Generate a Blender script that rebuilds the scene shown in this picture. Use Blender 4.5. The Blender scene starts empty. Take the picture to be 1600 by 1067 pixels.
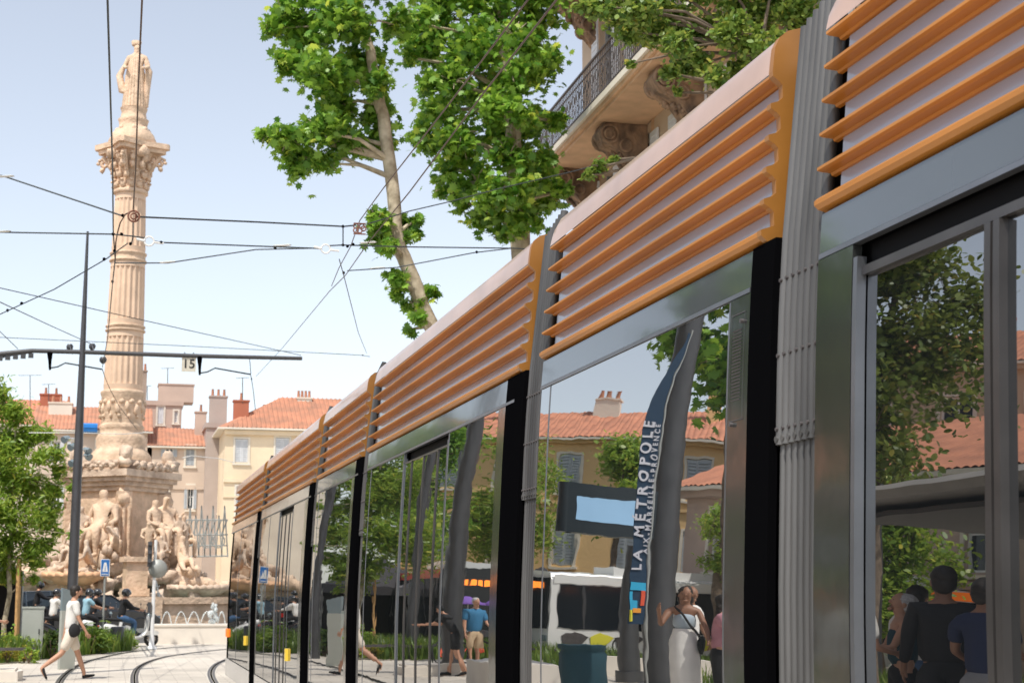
import bpy, bmesh, math, random
import numpy as np
from mathutils import Vector, Matrix, noise
random.seed(7); R=math.radians; PI=math.pi
scn=bpy.context.scene; col=scn.collection
# ---------------------------------------------------------------- camera, sky, sun, exposure
F_PX=2450.0; TH=math.atan(387.5/F_PX); PH=math.atan(625*math.cos(TH)/F_PX)
CP=Vector((0,0,1.7))
cd=bpy.data.cameras.new('camera'); cam=bpy.data.objects.new('camera',cd); col.objects.link(cam); scn.camera=cam
cR=Vector((math.cos(PH),-math.sin(PH),0)); cF=Vector((math.sin(PH)*math.cos(TH),math.cos(PH)*math.cos(TH),math.sin(TH))); cU=cR.cross(cF)
cam.matrix_world=Matrix(((cR.x,cU.x,-cF.x,CP.x),(cR.y,cU.y,-cF.y,CP.y),(cR.z,cU.z,-cF.z,CP.z),(0,0,0,1)))
cd.sensor_width=36; cd.lens=36*F_PX/1600; cd.clip_start=.1; cd.clip_end=3000
cd.dof.use_dof=True; cd.dof.focus_distance=8; cd.dof.aperture_fstop=8
SUN=Vector((-.34,-.38,.86)).normalized()
w=bpy.data.worlds.new('World'); scn.world=w; w.use_nodes=True; nt=w.node_tree; nt.nodes.clear()
sky=nt.nodes.new('ShaderNodeTexSky'); sky.sky_type='NISHITA'; sky.sun_disc=False
sky.sun_elevation=math.asin(SUN.z); sky.sun_rotation=math.atan2(SUN.x,SUN.y); sky.air_density=1.0; sky.dust_density=1.0; sky.ozone_density=1.2
bg=nt.nodes.new('ShaderNodeBackground'); bg.inputs[1].default_value=.15
wo=nt.nodes.new('ShaderNodeOutputWorld'); hs=nt.nodes.new('ShaderNodeHueSaturation'); hs.inputs['Saturation'].default_value=.48; nt.links.new(sky.outputs[0],hs.inputs['Color']); nt.links.new(hs.outputs[0],bg.inputs[0]); nt.links.new(bg.outputs[0],wo.inputs[0])
sl=bpy.data.lights.new('sun','SUN'); sl.energy=3.1; sl.angle=R(.5); sl.color=(1,.95,.87)
so=bpy.data.objects.new('sun',sl); col.objects.link(so); so.rotation_euler=SUN.to_track_quat('Z','Y').to_euler()
scn.view_settings.view_transform='Standard'; scn.view_settings.look='None'; scn.view_settings.gamma=1
scn.view_settings.exposure=.5
scn.render.engine='CYCLES'; scn.cycles.max_bounces=8; scn.cycles.glossy_bounces=4; scn.cycles.transparent_max_bounces=8

def ray(px,py): return cF+cR*((px-800)/F_PX)-cU*((py-533.5)/F_PX)
def at(px,py,Y): r=ray(px,py); return CP+r*(Y/r.y)
def gnd(px,py,z=0): r=ray(px,py); return CP+r*((z-1.7)/r.z)
# ---------------------------------------------------------------- materials
MATS={}
def mat(name,c,rough=.7,metal=0,var=.12,vs=3,bump=0,bs=20,spec=.5,ior=None,coat=0,stretch=None,c2=None,emit=0,gen=False):
    if name in MATS: return MATS[name]
    m=bpy.data.materials.new(name); m.use_nodes=True; n=m.node_tree; b=n.nodes['Principled BSDF']
    b.inputs['Roughness'].default_value=rough; b.inputs['Metallic'].default_value=metal
    b.inputs['Specular IOR Level'].default_value=spec
    if ior: b.inputs['IOR'].default_value=ior
    if coat: b.inputs['Coat Weight'].default_value=coat; b.inputs['Coat Roughness'].default_value=.08
    tc=n.nodes.new('ShaderNodeTexCoord'); mp=n.nodes.new('ShaderNodeMapping'); n.links.new(tc.outputs['Object'],mp.inputs[0])
    if stretch: mp.inputs['Scale'].default_value=stretch
    if var or c2:
        t=n.nodes.new('ShaderNodeTexNoise'); t.inputs['Scale'].default_value=vs; t.inputs['Detail'].default_value=6; n.links.new(mp.outputs[0],t.inputs[0])
        r=n.nodes.new('ShaderNodeValToRGB'); n.links.new(t.outputs[0],r.inputs[0])
        a=c2 if c2 else tuple(x*(1-var) for x in c); d=c if c2 else tuple(min(1,x*(1+var)) for x in c)
        r.color_ramp.elements[0].color=(*a,1); r.color_ramp.elements[1].color=(*d,1)
        r.color_ramp.elements[0].position=.32; r.color_ramp.elements[1].position=.68
        n.links.new(r.outputs[0],b.inputs['Base Color'])
    else: b.inputs['Base Color'].default_value=(*c,1)
    if bump:
        t2=n.nodes.new('ShaderNodeTexNoise'); t2.inputs['Scale'].default_value=bs; t2.inputs['Detail'].default_value=3; n.links.new(mp.outputs[0],t2.inputs[0])
        bm_=n.nodes.new('ShaderNodeBump'); bm_.inputs['Strength'].default_value=1; bm_.inputs['Distance'].default_value=bump; n.links.new(t2.outputs[0],bm_.inputs['Height']); n.links.new(bm_.outputs[0],b.inputs['Normal'])
    if emit: b.inputs['Emission Color'].default_value=(*c,1); b.inputs['Emission Strength'].default_value=emit
    MATS[name]=m; return m
def leafmat(name,c1,c2,tr=.35):
    m=bpy.data.materials.new(name); m.use_nodes=True; n=m.node_tree; n.nodes.clear(); L=n.links.new
    g=n.nodes.new('ShaderNodeNewGeometry'); r=n.nodes.new('ShaderNodeValToRGB'); L(g.outputs['Random Per Island'],r.inputs[0])
    r.color_ramp.elements[0].color=(*c1,1); r.color_ramp.elements[1].color=(*c2,1)
    e=r.color_ramp.elements.new(.93); e.color=(*c2,1); r.color_ramp.elements[-1].color=(c2[0]*1.9,c2[1]*1.3,c2[2]*1.4,1)
    p=n.nodes.new('ShaderNodeBsdfPrincipled'); p.inputs['Roughness'].default_value=.42; p.inputs['Specular IOR Level'].default_value=.5; L(r.outputs[0],p.inputs['Base Color'])
    t=n.nodes.new('ShaderNodeBsdfTranslucent'); h=n.nodes.new('ShaderNodeHueSaturation'); h.inputs['Value'].default_value=1.7; h.inputs['Hue'].default_value=.475; L(r.outputs[0],h.inputs['Color']); L(h.outputs[0],t.inputs[0])
    x=n.nodes.new('ShaderNodeMixShader'); x.inputs[0].default_value=tr; L(p.outputs[0],x.inputs[1]); L(t.outputs[0],x.inputs[2])
    o=n.nodes.new('ShaderNodeOutputMaterial'); L(x.outputs[0],o.inputs[0]); MATS[name]=m; return m
def M(k): return MATS[k]
mat('orange',(.45,.175,.026),.45,0,.16,5,coat=.05,stretch=(1,.25,1))
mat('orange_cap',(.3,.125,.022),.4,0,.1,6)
mat('hood',(.5,.33,.25),.32,0,.14,2.5,coat=.5)  # orange paint; the pale sky sheen at grazing angles is put into the colour
mat('panel_grey',(.32,.34,.41),.22,0,.05,1.2,coat=.6)
mat('black_rubber',(.003,.003,.0035),1,0,0,spec=0)
mat('black_gloss',(.003,.003,.0035),.6,0,0,spec=.1)
mat('bellows',(.085,.083,.081),.45,.25,.45,5,bump=.002,bs=30,stretch=(1,1,.15))
mat('door_frame',(.06,.056,.055),.3,.4,.2,5); mat('seam',(.22,.23,.25),.35,.8,.1,5)
mat('glass_tram',(.012,.014,.014),.0,0,0,ior=7.0,spec=.5,bump=.0011,bs=1.8,stretch=(1,.55,1.2))
mat('glass_tram_dark',(.008,.009,.01),.0,0,0,ior=4.2,bump=.0009,bs=1.6,stretch=(1,.5,1.2))
mat('cantrail',(.13,.145,.155),.07,.5,.1,1.2,ior=2.0,bump=.002,bs=2.2,stretch=(1,.5,1))
mat('steel_strip',(.17,.18,.175),.12,.85,.12,2,bump=.004,bs=2.4,stretch=(1,1,1))
mat('skirt',(.6,.6,.6),.2,.6,.1,2)
mat('stone',(.76,.55,.39),.85,0,.14,2.2,c2=(.52,.38,.26),bump=.045,bs=8); mat('stone_shaft',(.77,.56,.4),.85,0,.12,1.2,c2=(.62,.45,.32),bump=.012,bs=6)
mat('stone_pale',(.74,.58,.44),.85,0,.22,2.2,bump=.04,bs=8,c2=(.42,.31,.23))
mat('stone_wet',(.4,.34,.26),.6,0,.3,1.6,bump=.06,bs=5,c2=(.25,.24,.19))
mat('stone_shell',(.72,.43,.25),.7,0,.2,3)
mat('stone_white',(.72,.66,.58),.8,0,.06,2)
mat('paint_grey',(.075,.075,.078),.45,.3,.08,4)
mat('pole_dark',(.07,.07,.075),.4,.3,.1,3)
mat('wire',(.05,.06,.065),.5,.4,0)
mat('wire_brown',(.12,.08,.06),.6,.3,.1,5)
mat('ins_white',(.75,.75,.72),.4,0,0)
mat('rust',(.2,.08,.05),.7,0,.3,30)
mat('plate',(.62,.58,.48),.5,0,.05,5); mat('ink',(.02,.02,.02),.6,0,0)
mat('lamp_glass',(.2,.25,.27),.15,0,0)
mat('bark',(.56,.48,.35),.85,0,.3,5,bump=.012,bs=18,c2=(.25,.2,.13))
mat('bark_dark',(.16,.12,.085),.9,0,.3,8,bump=.01,bs=20)
mat('stake',(.62,.36,.15),.7,0,.15,8)
leafmat('leaf_plane',(.05,.165,.016),(.25,.44,.055),.36); leafmat('leaf_linden',(.07,.16,.025),(.24,.33,.06),.35); leafmat('leaf_light',(.13,.25,.03),(.3,.42,.07),.45); leafmat('leaf_deep',(.025,.06,.012),(.08,.14,.028)); leafmat('leaf_olive',(.06,.11,.015),(.2,.25,.05),.3); leafmat('leaf_yellow',(.2,.24,.03),(.42,.38,.06)); leafmat('grass_blade',(.06,.13,.02),(.17,.26,.04))
mat('paving',(.6,.55,.48),.8,0,.06,.6)
mat('asphalt',(.1,.095,.09),.85,0,.15,2); mat('rail',(.12,.11,.1),.4,.7,.2,4); mat('kerb',(.58,.54,.47),.8,0,.1,2)
mat('tile',(.56,.24,.14),.85,0,.35,1.1,c2=(.33,.17,.11),bump=.03,bs=5)  # tile red greyed in colour to carry the haze over the house roofs
mat('tile2',(.62,.26,.15),.85,0,.3,1.2,c2=(.42,.18,.11),bump=.03,bs=5)
for k,c in dict(cream=(.74,.6,.42),beige=(.6,.48,.38),pinkbeige=(.5,.38,.31),greyb=(.42,.35,.31),tan=(.55,.42,.3),ochre=(.74,.5,.24),darkstone=(.32,.25,.2),ivory=(.7,.64,.54),brick=(.42,.14,.08)).items(): mat('wall_'+k,c,.9,0,.1,.5,bump=.01,bs=8)
mat('shutter_blue',(.45,.49,.52),.6,0,.08,3); mat('shutter_white',(.66,.67,.68),.6,0,.08,3); mat('shutter_grey',(.3,.31,.31),.6,0,.08,3)
mat('pane',(.03,.04,.05),.08,0,0); mat('white_paint',(.8,.8,.78),.4,0,.04,3); mat('blue_tarp',(.02,.2,.55),.5,0,.1,4)
mat('iron',(.1,.09,.09),.55,.4,.15,8); mat('plaster_stained',(.36,.23,.14),.9,0,.5,5,c2=(.12,.08,.055),bump=.03,bs=9,stretch=(1,1,.6)); mat('soffit',(.62,.4,.24),.9,0,.15,2)
mat('cabinet',(.4,.42,.38),.5,.1,.06,2); mat('sign_blue',(.02,.16,.5),.4,0,0); mat('sign_white',(.82,.82,.82),.4,0,0); mat('sign_back',(.38,.39,.37),.5,.3,.1,3)
mat('car_blue',(.07,.1,.13),.2,.3,0,coat=1); mat('car_black',(.015,.016,.018),.2,.2,0,coat=1); mat('car_white',(.75,.75,.73),.25,0,0,coat=1); mat('red_light',(.5,.02,.015),.2,0,0); mat('tyre',(.02,.02,.02),.8,0,0); mat('chrome',(.5,.5,.5),.2,1,0)
mat('skin',(.52,.28,.18),.55,0,.06,8); mat('skin_pale',(.62,.37,.26),.55,0,.06,8); mat('skin_brown',(.3,.15,.09),.55,0,.06,8)
for k,c in dict(white=(.78,.76,.72),cream=(.68,.6,.5),black=(.014,.014,.016),navy=(.02,.03,.08),blue=(.04,.18,.34),jeans=(.05,.11,.22),lightblue=(.3,.5,.6),khaki=(.52,.38,.24),pink=(.5,.24,.28),grey=(.25,.25,.27),skyblue=(.42,.5,.56),teal=(.01,.05,.07)).items(): mat('cloth_'+k,c,.85,0,.06,6,bump=.004,bs=14)
mat('hair_dark',(.02,.014,.01),.6,0,.2,30); mat('hair_grey',(.5,.49,.48),.6,0,.25,40,bump=.01,bs=40); mat('helmet',(.02,.02,.022),.15,0,0,coat=1); mat('helmet_white',(.7,.7,.7),.2,0,0)
mat('screen',(.25,.42,.6),.3,0,.1,1,emit=.35); mat('housing',(.012,.02,.026),.3,0,0); mat('led',(1,.25,.03),.4,0,0,emit=1.6)
mat('flag_blue',(.008,.035,.075),.7,0,.1,3); mat('flag_cyan',(.03,.4,.65),.7,0,0); mat('flag_red',(.75,.1,.04),.7,0,0); mat('flag_yellow',(.7,.65,.05),.7,0,0); mat('flag_white',(.6,.6,.65),.7,0,0); mat('flag_orange',(.85,.35,.04),.7,0,0)
mat('bus_red',(.75,.08,.03),.3,0,.03,2); mat('bus_dark',(.012,.015,.02),.12,0,0); mat('orange_light',(.95,.2,.02),.3,0,0,emit=.4); mat('yellow_light',(.8,.55,.05),.3,0,0)
mat('canopy',(.3,.28,.25),.6,.1,.08,3); mat('canopy_shade',(.05,.042,.036),.6,0,.1,3); mat('tent',(.035,.033,.036),.8,0,.1,3); mat('tent_grey',(.2,.19,.19),.8,0,.1,3); mat('purple',(.2,.1,.42),.7,0,.1,3)
mat('water',(.75,.8,.8),.15,0,.1,6); MATS['water'].node_tree.nodes['Principled BSDF'].inputs['Alpha'].default_value=.6; mat('pool_water',(.2,.3,.28),.05,0,.1,2,bump=.02,bs=9)
for k in ('glass_tram','glass_tram_dark'):
    n_=MATS[k].node_tree; t_=n_.nodes.new('ShaderNodeTexNoise'); t_.inputs['Scale'].default_value=2.5; t_.inputs['Detail'].default_value=8; c_=n_.nodes.new('ShaderNodeTexCoord'); r_=n_.nodes.new('ShaderNodeMapRange')
    r_.inputs[1].default_value=.45; r_.inputs[2].default_value=.75; r_.inputs[3].default_value=0; r_.inputs[4].default_value=.018; n_.links.new(c_.outputs['Object'],t_.inputs[0]); n_.links.new(t_.outputs[0],r_.inputs[0]); n_.links.new(r_.outputs[0],n_.nodes['Principled BSDF'].inputs['Roughness'])
def brickpave():
    m=MATS['paving']; n=m.node_tree; b=n.nodes['Principled BSDF']; tc=n.nodes.new('ShaderNodeTexCoord')
    t=n.nodes.new('ShaderNodeTexBrick'); t.inputs['Scale'].default_value=.8; t.inputs['Color1'].default_value=(.62,.56,.48,1); t.inputs['Color2'].default_value=(.55,.5,.43,1); t.inputs['Mortar'].default_value=(.36,.32,.28,1); t.inputs['Mortar Size'].default_value=.008
    n.links.new(tc.outputs['Object'],t.inputs[0])
    s=n.nodes.new('ShaderNodeTexNoise'); s.inputs['Scale'].default_value=.35; s.inputs['Detail'].default_value=8; n.links.new(tc.outputs['Object'],s.inputs[0])
    mr=n.nodes.new('ShaderNodeMapRange'); mr.inputs[1].default_value=.3; mr.inputs[2].default_value=.7; mr.inputs[3].default_value=.72; mr.inputs[4].default_value=1.14; n.links.new(s.outputs[0],mr.inputs[0])
    x=n.nodes.new('ShaderNodeMix'); x.data_type='RGBA'; x.blend_type='MULTIPLY'; x.inputs[0].default_value=1; n.links.new(t.outputs[0],x.inputs[6]); n.links.new(mr.outputs[0],x.inputs[7]); n.links.new(x.outputs[2],b.inputs['Base Color'])
brickpave()
# ---------------------------------------------------------------- mesh builder
class MB:
    def __init__(s): s.v=[]; s.f=[]; s.m=[]; s.sm=[]
    def add(s,vs,fs,mi=0,sm=False):
        o=len(s.v); s.v+=[tuple(x) for x in vs]; s.f+=[tuple(i+o for i in f) for f in fs]; s.m+=[mi]*len(fs); s.sm+=[sm]*len(fs); return s
    def box(s,a,b,mi=0,rz=0,piv=None):
        x0,y0,z0=a; x1,y1,z1=b; v=[(x0,y0,z0),(x1,y0,z0),(x1,y1,z0),(x0,y1,z0),(x0,y0,z1),(x1,y0,z1),(x1,y1,z1),(x0,y1,z1)]
        if rz:
            p=piv or ((x0+x1)/2,(y0+y1)/2); c,q=math.cos(rz),math.sin(rz); v=[(p[0]+(x-p[0])*c-(y-p[1])*q,p[1]+(x-p[0])*q+(y-p[1])*c,z) for x,y,z in v]
        return s.add(v,[(0,3,2,1),(4,5,6,7),(0,1,5,4),(1,2,6,5),(2,3,7,6),(3,0,4,7)],mi)
    def tube(s,pts,r,n=8,mi=0,cap=True):
        pts=[Vector(p) for p in pts]; rs=r if isinstance(r,(list,tuple)) else [r]*len(pts); vs=[]; up=None
        for i,p in enumerate(pts):
            d=(pts[min(i+1,len(pts)-1)]-pts[max(i-1,0)]).normalized()
            if up is None: up=Vector((0,0,1)) if abs(d.z)<.9 else Vector((1,0,0))
            a=d.cross(up).normalized(); b=a.cross(d).normalized(); up=b
            for k in range(n): t=2*PI*k/n; vs.append(p+(a*math.cos(t)+b*math.sin(t))*rs[i])
        fs=[(i*n+k,i*n+(k+1)%n,(i+1)*n+(k+1)%n,(i+1)*n+k) for i in range(len(pts)-1) for k in range(n)]
        s.add(vs,fs,mi,True)
        if cap: s.add(vs[:n],[tuple(range(n))],mi); s.add(vs[-n:],[tuple(range(n-1,-1,-1))],mi)
        return s
    def lathe(s,prof,c=(0,0,0),n=24,mi=0,flute=None,rot=0):
        vs=[]
        for (r,z) in prof:
            for k in range(n):
                t=2*PI*k/n+rot; q=r
                if flute: q=r*(1-flute[1]*(abs(math.cos(flute[0]*t/2))**1.5))
                vs.append((c[0]+q*math.cos(t),c[1]+q*math.sin(t),c[2]+z))
        m=len(prof); fs=[(i*n+k,i*n+(k+1)%n,(i+1)*n+(k+1)%n,(i+1)*n+k) for i in range(m-1) for k in range(n)]
        s.add(vs,fs,mi,True); s.add(vs[:n],[tuple(range(n-1,-1,-1))],mi); s.add(vs[-n:],[tuple(range(n))],mi); return s
    def prism(s,poly,axis,a,b,mi=0):
        n=len(poly); g={'x':lambda u,v,w:(w,u,v),'y':lambda u,v,w:(u,w,v),'z':lambda u,v,w:(u,v,w)}[axis]
        vs=[g(u,v,a) for u,v in poly]+[g(u,v,b) for u,v in poly]
        return s.add(vs,[tuple(range(n-1,-1,-1)),tuple(range(n,2*n))]+[(i,(i+1)%n,n+(i+1)%n,n+i) for i in range(n)],mi)
    def blob(s,c,r,sub=2,amp=.15,fr=1.5,mi=0,seed=0,rot=0):
        bm=bmesh.new(); bmesh.ops.create_icosphere(bm,subdivisions=sub,radius=1); rr=r if isinstance(r,(tuple,list)) else (r,r,r); cc,ss=math.cos(rot),math.sin(rot); vs=[]
        for v in bm.verts:
            k=1+amp*noise.noise(v.co*fr+Vector((seed*3.7,seed,0)))*2; x,y,z=v.co.x*rr[0]*k,v.co.y*rr[1]*k,v.co.z*rr[2]*k
            vs.append((c[0]+x*cc-y*ss,c[1]+x*ss+y*cc,c[2]+z))
        s.add(vs,[tuple(v.index for v in f.verts) for f in bm.faces],mi,True); bm.free(); return s
    def torus(s,c,R_,r,axis='x',n=24,k=6,mi=0,a0=0,a1=2*PI):
        pts=[]
        for i in range(n+1):
            t=a0+(a1-a0)*i/n; u,v=R_*math.cos(t),R_*math.sin(t)
            pts.append({'x':(c[0],c[1]+u,c[2]+v),'y':(c[0]+u,c[1],c[2]+v),'z':(c[0]+u,c[1]+v,c[2])}[axis])
        return s.tube(pts,r,k,mi)
    def xf(s,loc,rz=0,sc=1):
        c,q=math.cos(rz),math.sin(rz); s.v=[(loc[0]+sc*(x*c-y*q),loc[1]+sc*(x*q+y*c),loc[2]+sc*z) for x,y,z in s.v]; return s
    def mesh(s,name,mats):
        me=bpy.data.meshes.new(name); me.from_pydata(s.v,[],s.f); me.update()
        for m in (mats if isinstance(mats,(list,tuple)) else [mats]): me.materials.append(M(m) if isinstance(m,str) else m)
        me.polygons.foreach_set('material_index',s.m); me.polygons.foreach_set('use_smooth',s.sm); 
        bm=bmesh.new(); bm.from_mesh(me); bmesh.ops.recalc_face_normals(bm,faces=bm.faces) if len(s.f)<30000 else None; bm.to_mesh(me); bm.free()
        return me
    def build(s,name,mats,parent=None,**kw):
        o=bpy.data.objects.new(name,s.mesh(name,mats)); col.objects.link(o)
        if parent: o.parent=parent
        if kw: tag(o,**kw)
        return o
def tag(o,label=None,cat=None,group=None,kind=None):
    if label: o['label']=label
    if cat: o['category']=cat
    if group: o['group']=group
    if kind: o['kind']=kind
    return o
def empty(name,loc,rz=0,**kw):
    o=bpy.data.objects.new(name,None); col.objects.link(o); o.location=loc; o.rotation_euler=(0,0,rz); return tag(o,**kw)
def copy_tree(o,parent=None):
    c=o.copy(); col.objects.link(c); c.parent=parent
    for ch in list(o.children): copy_tree(ch,c)
    return c
SPC=1
def text_mesh(txt,size,extr=.003,bold=0):
    cu=bpy.data.curves.new('t','FONT'); cu.body=txt; cu.size=size; cu.extrude=extr; cu.align_x='CENTER'; cu.align_y='CENTER'; cu.offset=bold; cu.space_character=SPC
    o=bpy.data.objects.new('t',cu); col.objects.link(o); bpy.context.view_layer.update(); me=bpy.data.meshes.new_from_object(o.evaluated_get(bpy.context.evaluated_depsgraph_get()))
    v=[tuple(p.co) for p in me.vertices]; f=[tuple(p.vertices) for p in me.polygons]; bpy.data.objects.remove(o); return v,f
def add_text(mb,txt,size,mtx,mi=0,bold=0,extr=.003):
    v,f=text_mesh(txt,size,extr,bold); return mb.add([mtx@Vector(p) for p in v],f,mi)
def facing(c,xdir,zdir=(0,0,1)):   # matrix: text x along xdir, text y along zdir
    x=Vector(xdir).normalized(); y=Vector(zdir).normalized(); z=x.cross(y); return Matrix(((x.x,y.x,z.x,c[0]),(x.y,y.y,z.y,c[1]),(x.z,y.z,z.z,c[2]),(0,0,0,1)))
def skin(joints,edges,sub=1):
    """joints: list of (pos, radius or (rx,ry)); grown with a Skin modifier -> (verts, faces)"""
    me=bpy.data.meshes.new('s'); me.from_pydata([tuple(j[0]) for j in joints],edges,[]); o=bpy.data.objects.new('s',me); col.objects.link(o)
    md=o.modifiers.new('k','SKIN'); md.use_smooth_shade=True; md.use_x_symmetry=False
    for i,j in enumerate(joints):
        r=j[1]; me.skin_vertices[0].data[i].radius=(r,r) if not isinstance(r,tuple) else r; me.skin_vertices[0].data[i].use_root=(i==0)
    if sub: ss=o.modifiers.new('u','SUBSURF'); ss.levels=sub; ss.render_levels=sub
    bpy.context.view_layer.update(); ev=o.evaluated_get(bpy.context.evaluated_depsgraph_get()); m2=bpy.data.meshes.new_from_object(ev)
    v=[tuple(p.co) for p in m2.vertices]; f=[tuple(p.vertices) for p in m2.polygons]; bpy.data.objects.remove(o); bpy.data.meshes.remove(me); bpy.data.meshes.remove(m2); return v,f
# ================================================================ SETTING
MB().add([(-400,-200,0),(400,-200,0),(400,600,0),(-400,600,0)],[(0,1,2,3)]).build('ground','paving',kind='structure')
MB().add([(-60,53,.004),(80,53,.004),(80,66,.004),(-60,66,.004)],[(0,1,2,3)]).build('road','asphalt',kind='structure')
MB().add([(-60,41.5,.004),(-4.6,41.5,.004),(-4.6,53,.004),(-60,53,.004)],[(0,1,2,3)]).build('road','asphalt',kind='structure')
pm=MB(); pm.box((-7,-8,0),(1.75,21.5,.27)); pm.build('platform','paving',kind='structure')
def rail(pix,name,lab):
    pts=[gnd(x,y) for x,y in pix]; m=MB(); P=[]
    for i in range(len(pts)-1):
        p0=pts[max(i-1,0)];p1=pts[i];p2=pts[i+1];p3=pts[min(i+2,len(pts)-1)]
        for k in range(6):
            t=k/6; P.append(.5*((2*p1)+(p2-p0)*t+(2*p0-5*p1+4*p2-p3)*t*t+(3*p1-p0-3*p2+p3)*t**3))
    P.append(pts[-1]); mats=['rail','kerb','black_rubber']
    for off,wd,z,mi in ((0,.2,.004,1),(-.05,.05,.008,0),(.05,.05,.008,0),(0,.035,.008,2)):
        vs=[];n=len(P)
        for i,p in enumerate(P):
            d=(P[min(i+1,n-1)]-P[max(i-1,0)]).normalized(); s_=Vector((d.y,-d.x,0))
            for q in (off-wd/2,off+wd/2): a=p+s_*q; vs.append((a.x,a.y,z))
        m.add(vs,[(2*i,2*i+1,2*i+3,2*i+2) for i in range(n-1)],mi)
    m.build('rail',mats,label=lab,cat='rail',group='tram rails curving over the paving')
rail([(60,1150),(88,1075),(104,1052),(130,1036),(160,1027),(200,1019),(260,1012),(330,1007)],'rail','leftmost grooved tram rail, curving behind the walking man')
rail([(222,1150),(211,1075),(211,1052),(222,1039),(250,1028),(290,1021),(352,1014),(420,1008)],'rail','middle grooved tram rail, curving through the open paving')
rail([(380,1150),(340,1075),(330,1055),(333,1043),(345,1034),(370,1026),(420,1018)],'rail','rightmost grooved tram rail, running up to the tram front')
# ================================================================ TRAM
_SL=[(0,0),(1.35,0),(1.75,.042),(2.3,.045),(2.7,.075),(2.9,.12),(6,.12)]
_PX=[0.0]
for _i in range(1,601): _PX.append(_PX[-1]+.01*float(np.interp(_i*.01-.005,[a for a,b in _SL],[b for a,b in _SL])))
def prof(z): t=max(0,min(5.99,z))*100; i=int(t); return 2.02+_PX[i]+(_PX[i+1]-_PX[i])*(t-i)
tram=empty('tram',(0,0,0),label='silver and black articulated tram with orange roof fins and mirror-like windows',cat='tram')
def zlist(z0,z1): n=max(2,int((z1-z0)/.09)+1); return [z0+(z1-z0)*i/(n-1) for i in range(n)]
def sheet(name,y0,y1,z0,z1,off,mt,parent=tram,dep=.03,mb=None,mi=0):
    m=mb or MB(); Z=zlist(z0,z1); vs=[]
    for z in Z: x=prof(z)+off; vs+=[(x,y0,z),(x,y1,z),(x+dep,y0,z),(x+dep,y1,z)]
    n=len(Z); fs=[]; fo=[]
    for i in range(n-1):
        a=4*i; b=a+4; fo.append((a,a+1,b+1,b)); fs+=[(a+2,b+2,b+3,a+3),(a,b,b+2,a+2),(a+1,a+3,b+3,b+1)]
    fs+=[(0,2,3,1),(4*n-4,4*n-3,4*n-1,4*n-2)]
    m.add(vs,fs,mi); o=len(m.v)-len(vs)
    m.f+=[tuple(i+o for i in f) for f in fo]; m.m+=[mi]*len(fo); m.sm+=[True]*len(fo)
    # separate outer face verts so smooth shading stays clean
    return m if mb else _fin(m,name,mt,parent)
def _fin(m,name,mt,parent):
    me=bpy.data.meshes.new(name); 
    # split: outer smooth faces get their own verts
    v=list(m.v); f=[]; 
    mp={}
    for face,s_ in zip(m.f,m.sm):
        if s_:
            g=[]
            for i in face:
                if i not in mp: mp[i]=len(v); v.append(m.v[i])
                g.append(mp[i])
            f.append(tuple(g))
        else: f.append(face)
    me.from_pydata(v,[],f); me.update(); me.materials.append(M(mt)); me.polygons.foreach_set('use_smooth',m.sm); me.polygons.foreach_set('material_index',m.m)
    bm=bmesh.new(); bm.from_mesh(me); bmesh.ops.recalc_face_normals(bm,faces=bm.faces); bm.to_mesh(me); bm.free()
    for p in me.polygons:
        pass
    o=bpy.data.objects.new(name,me); col.objects.link(o); o.parent=parent; return o
ZT=2.88; SP=.112
def fintip(k): return prof(ZT)-.022+.0115*k
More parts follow.
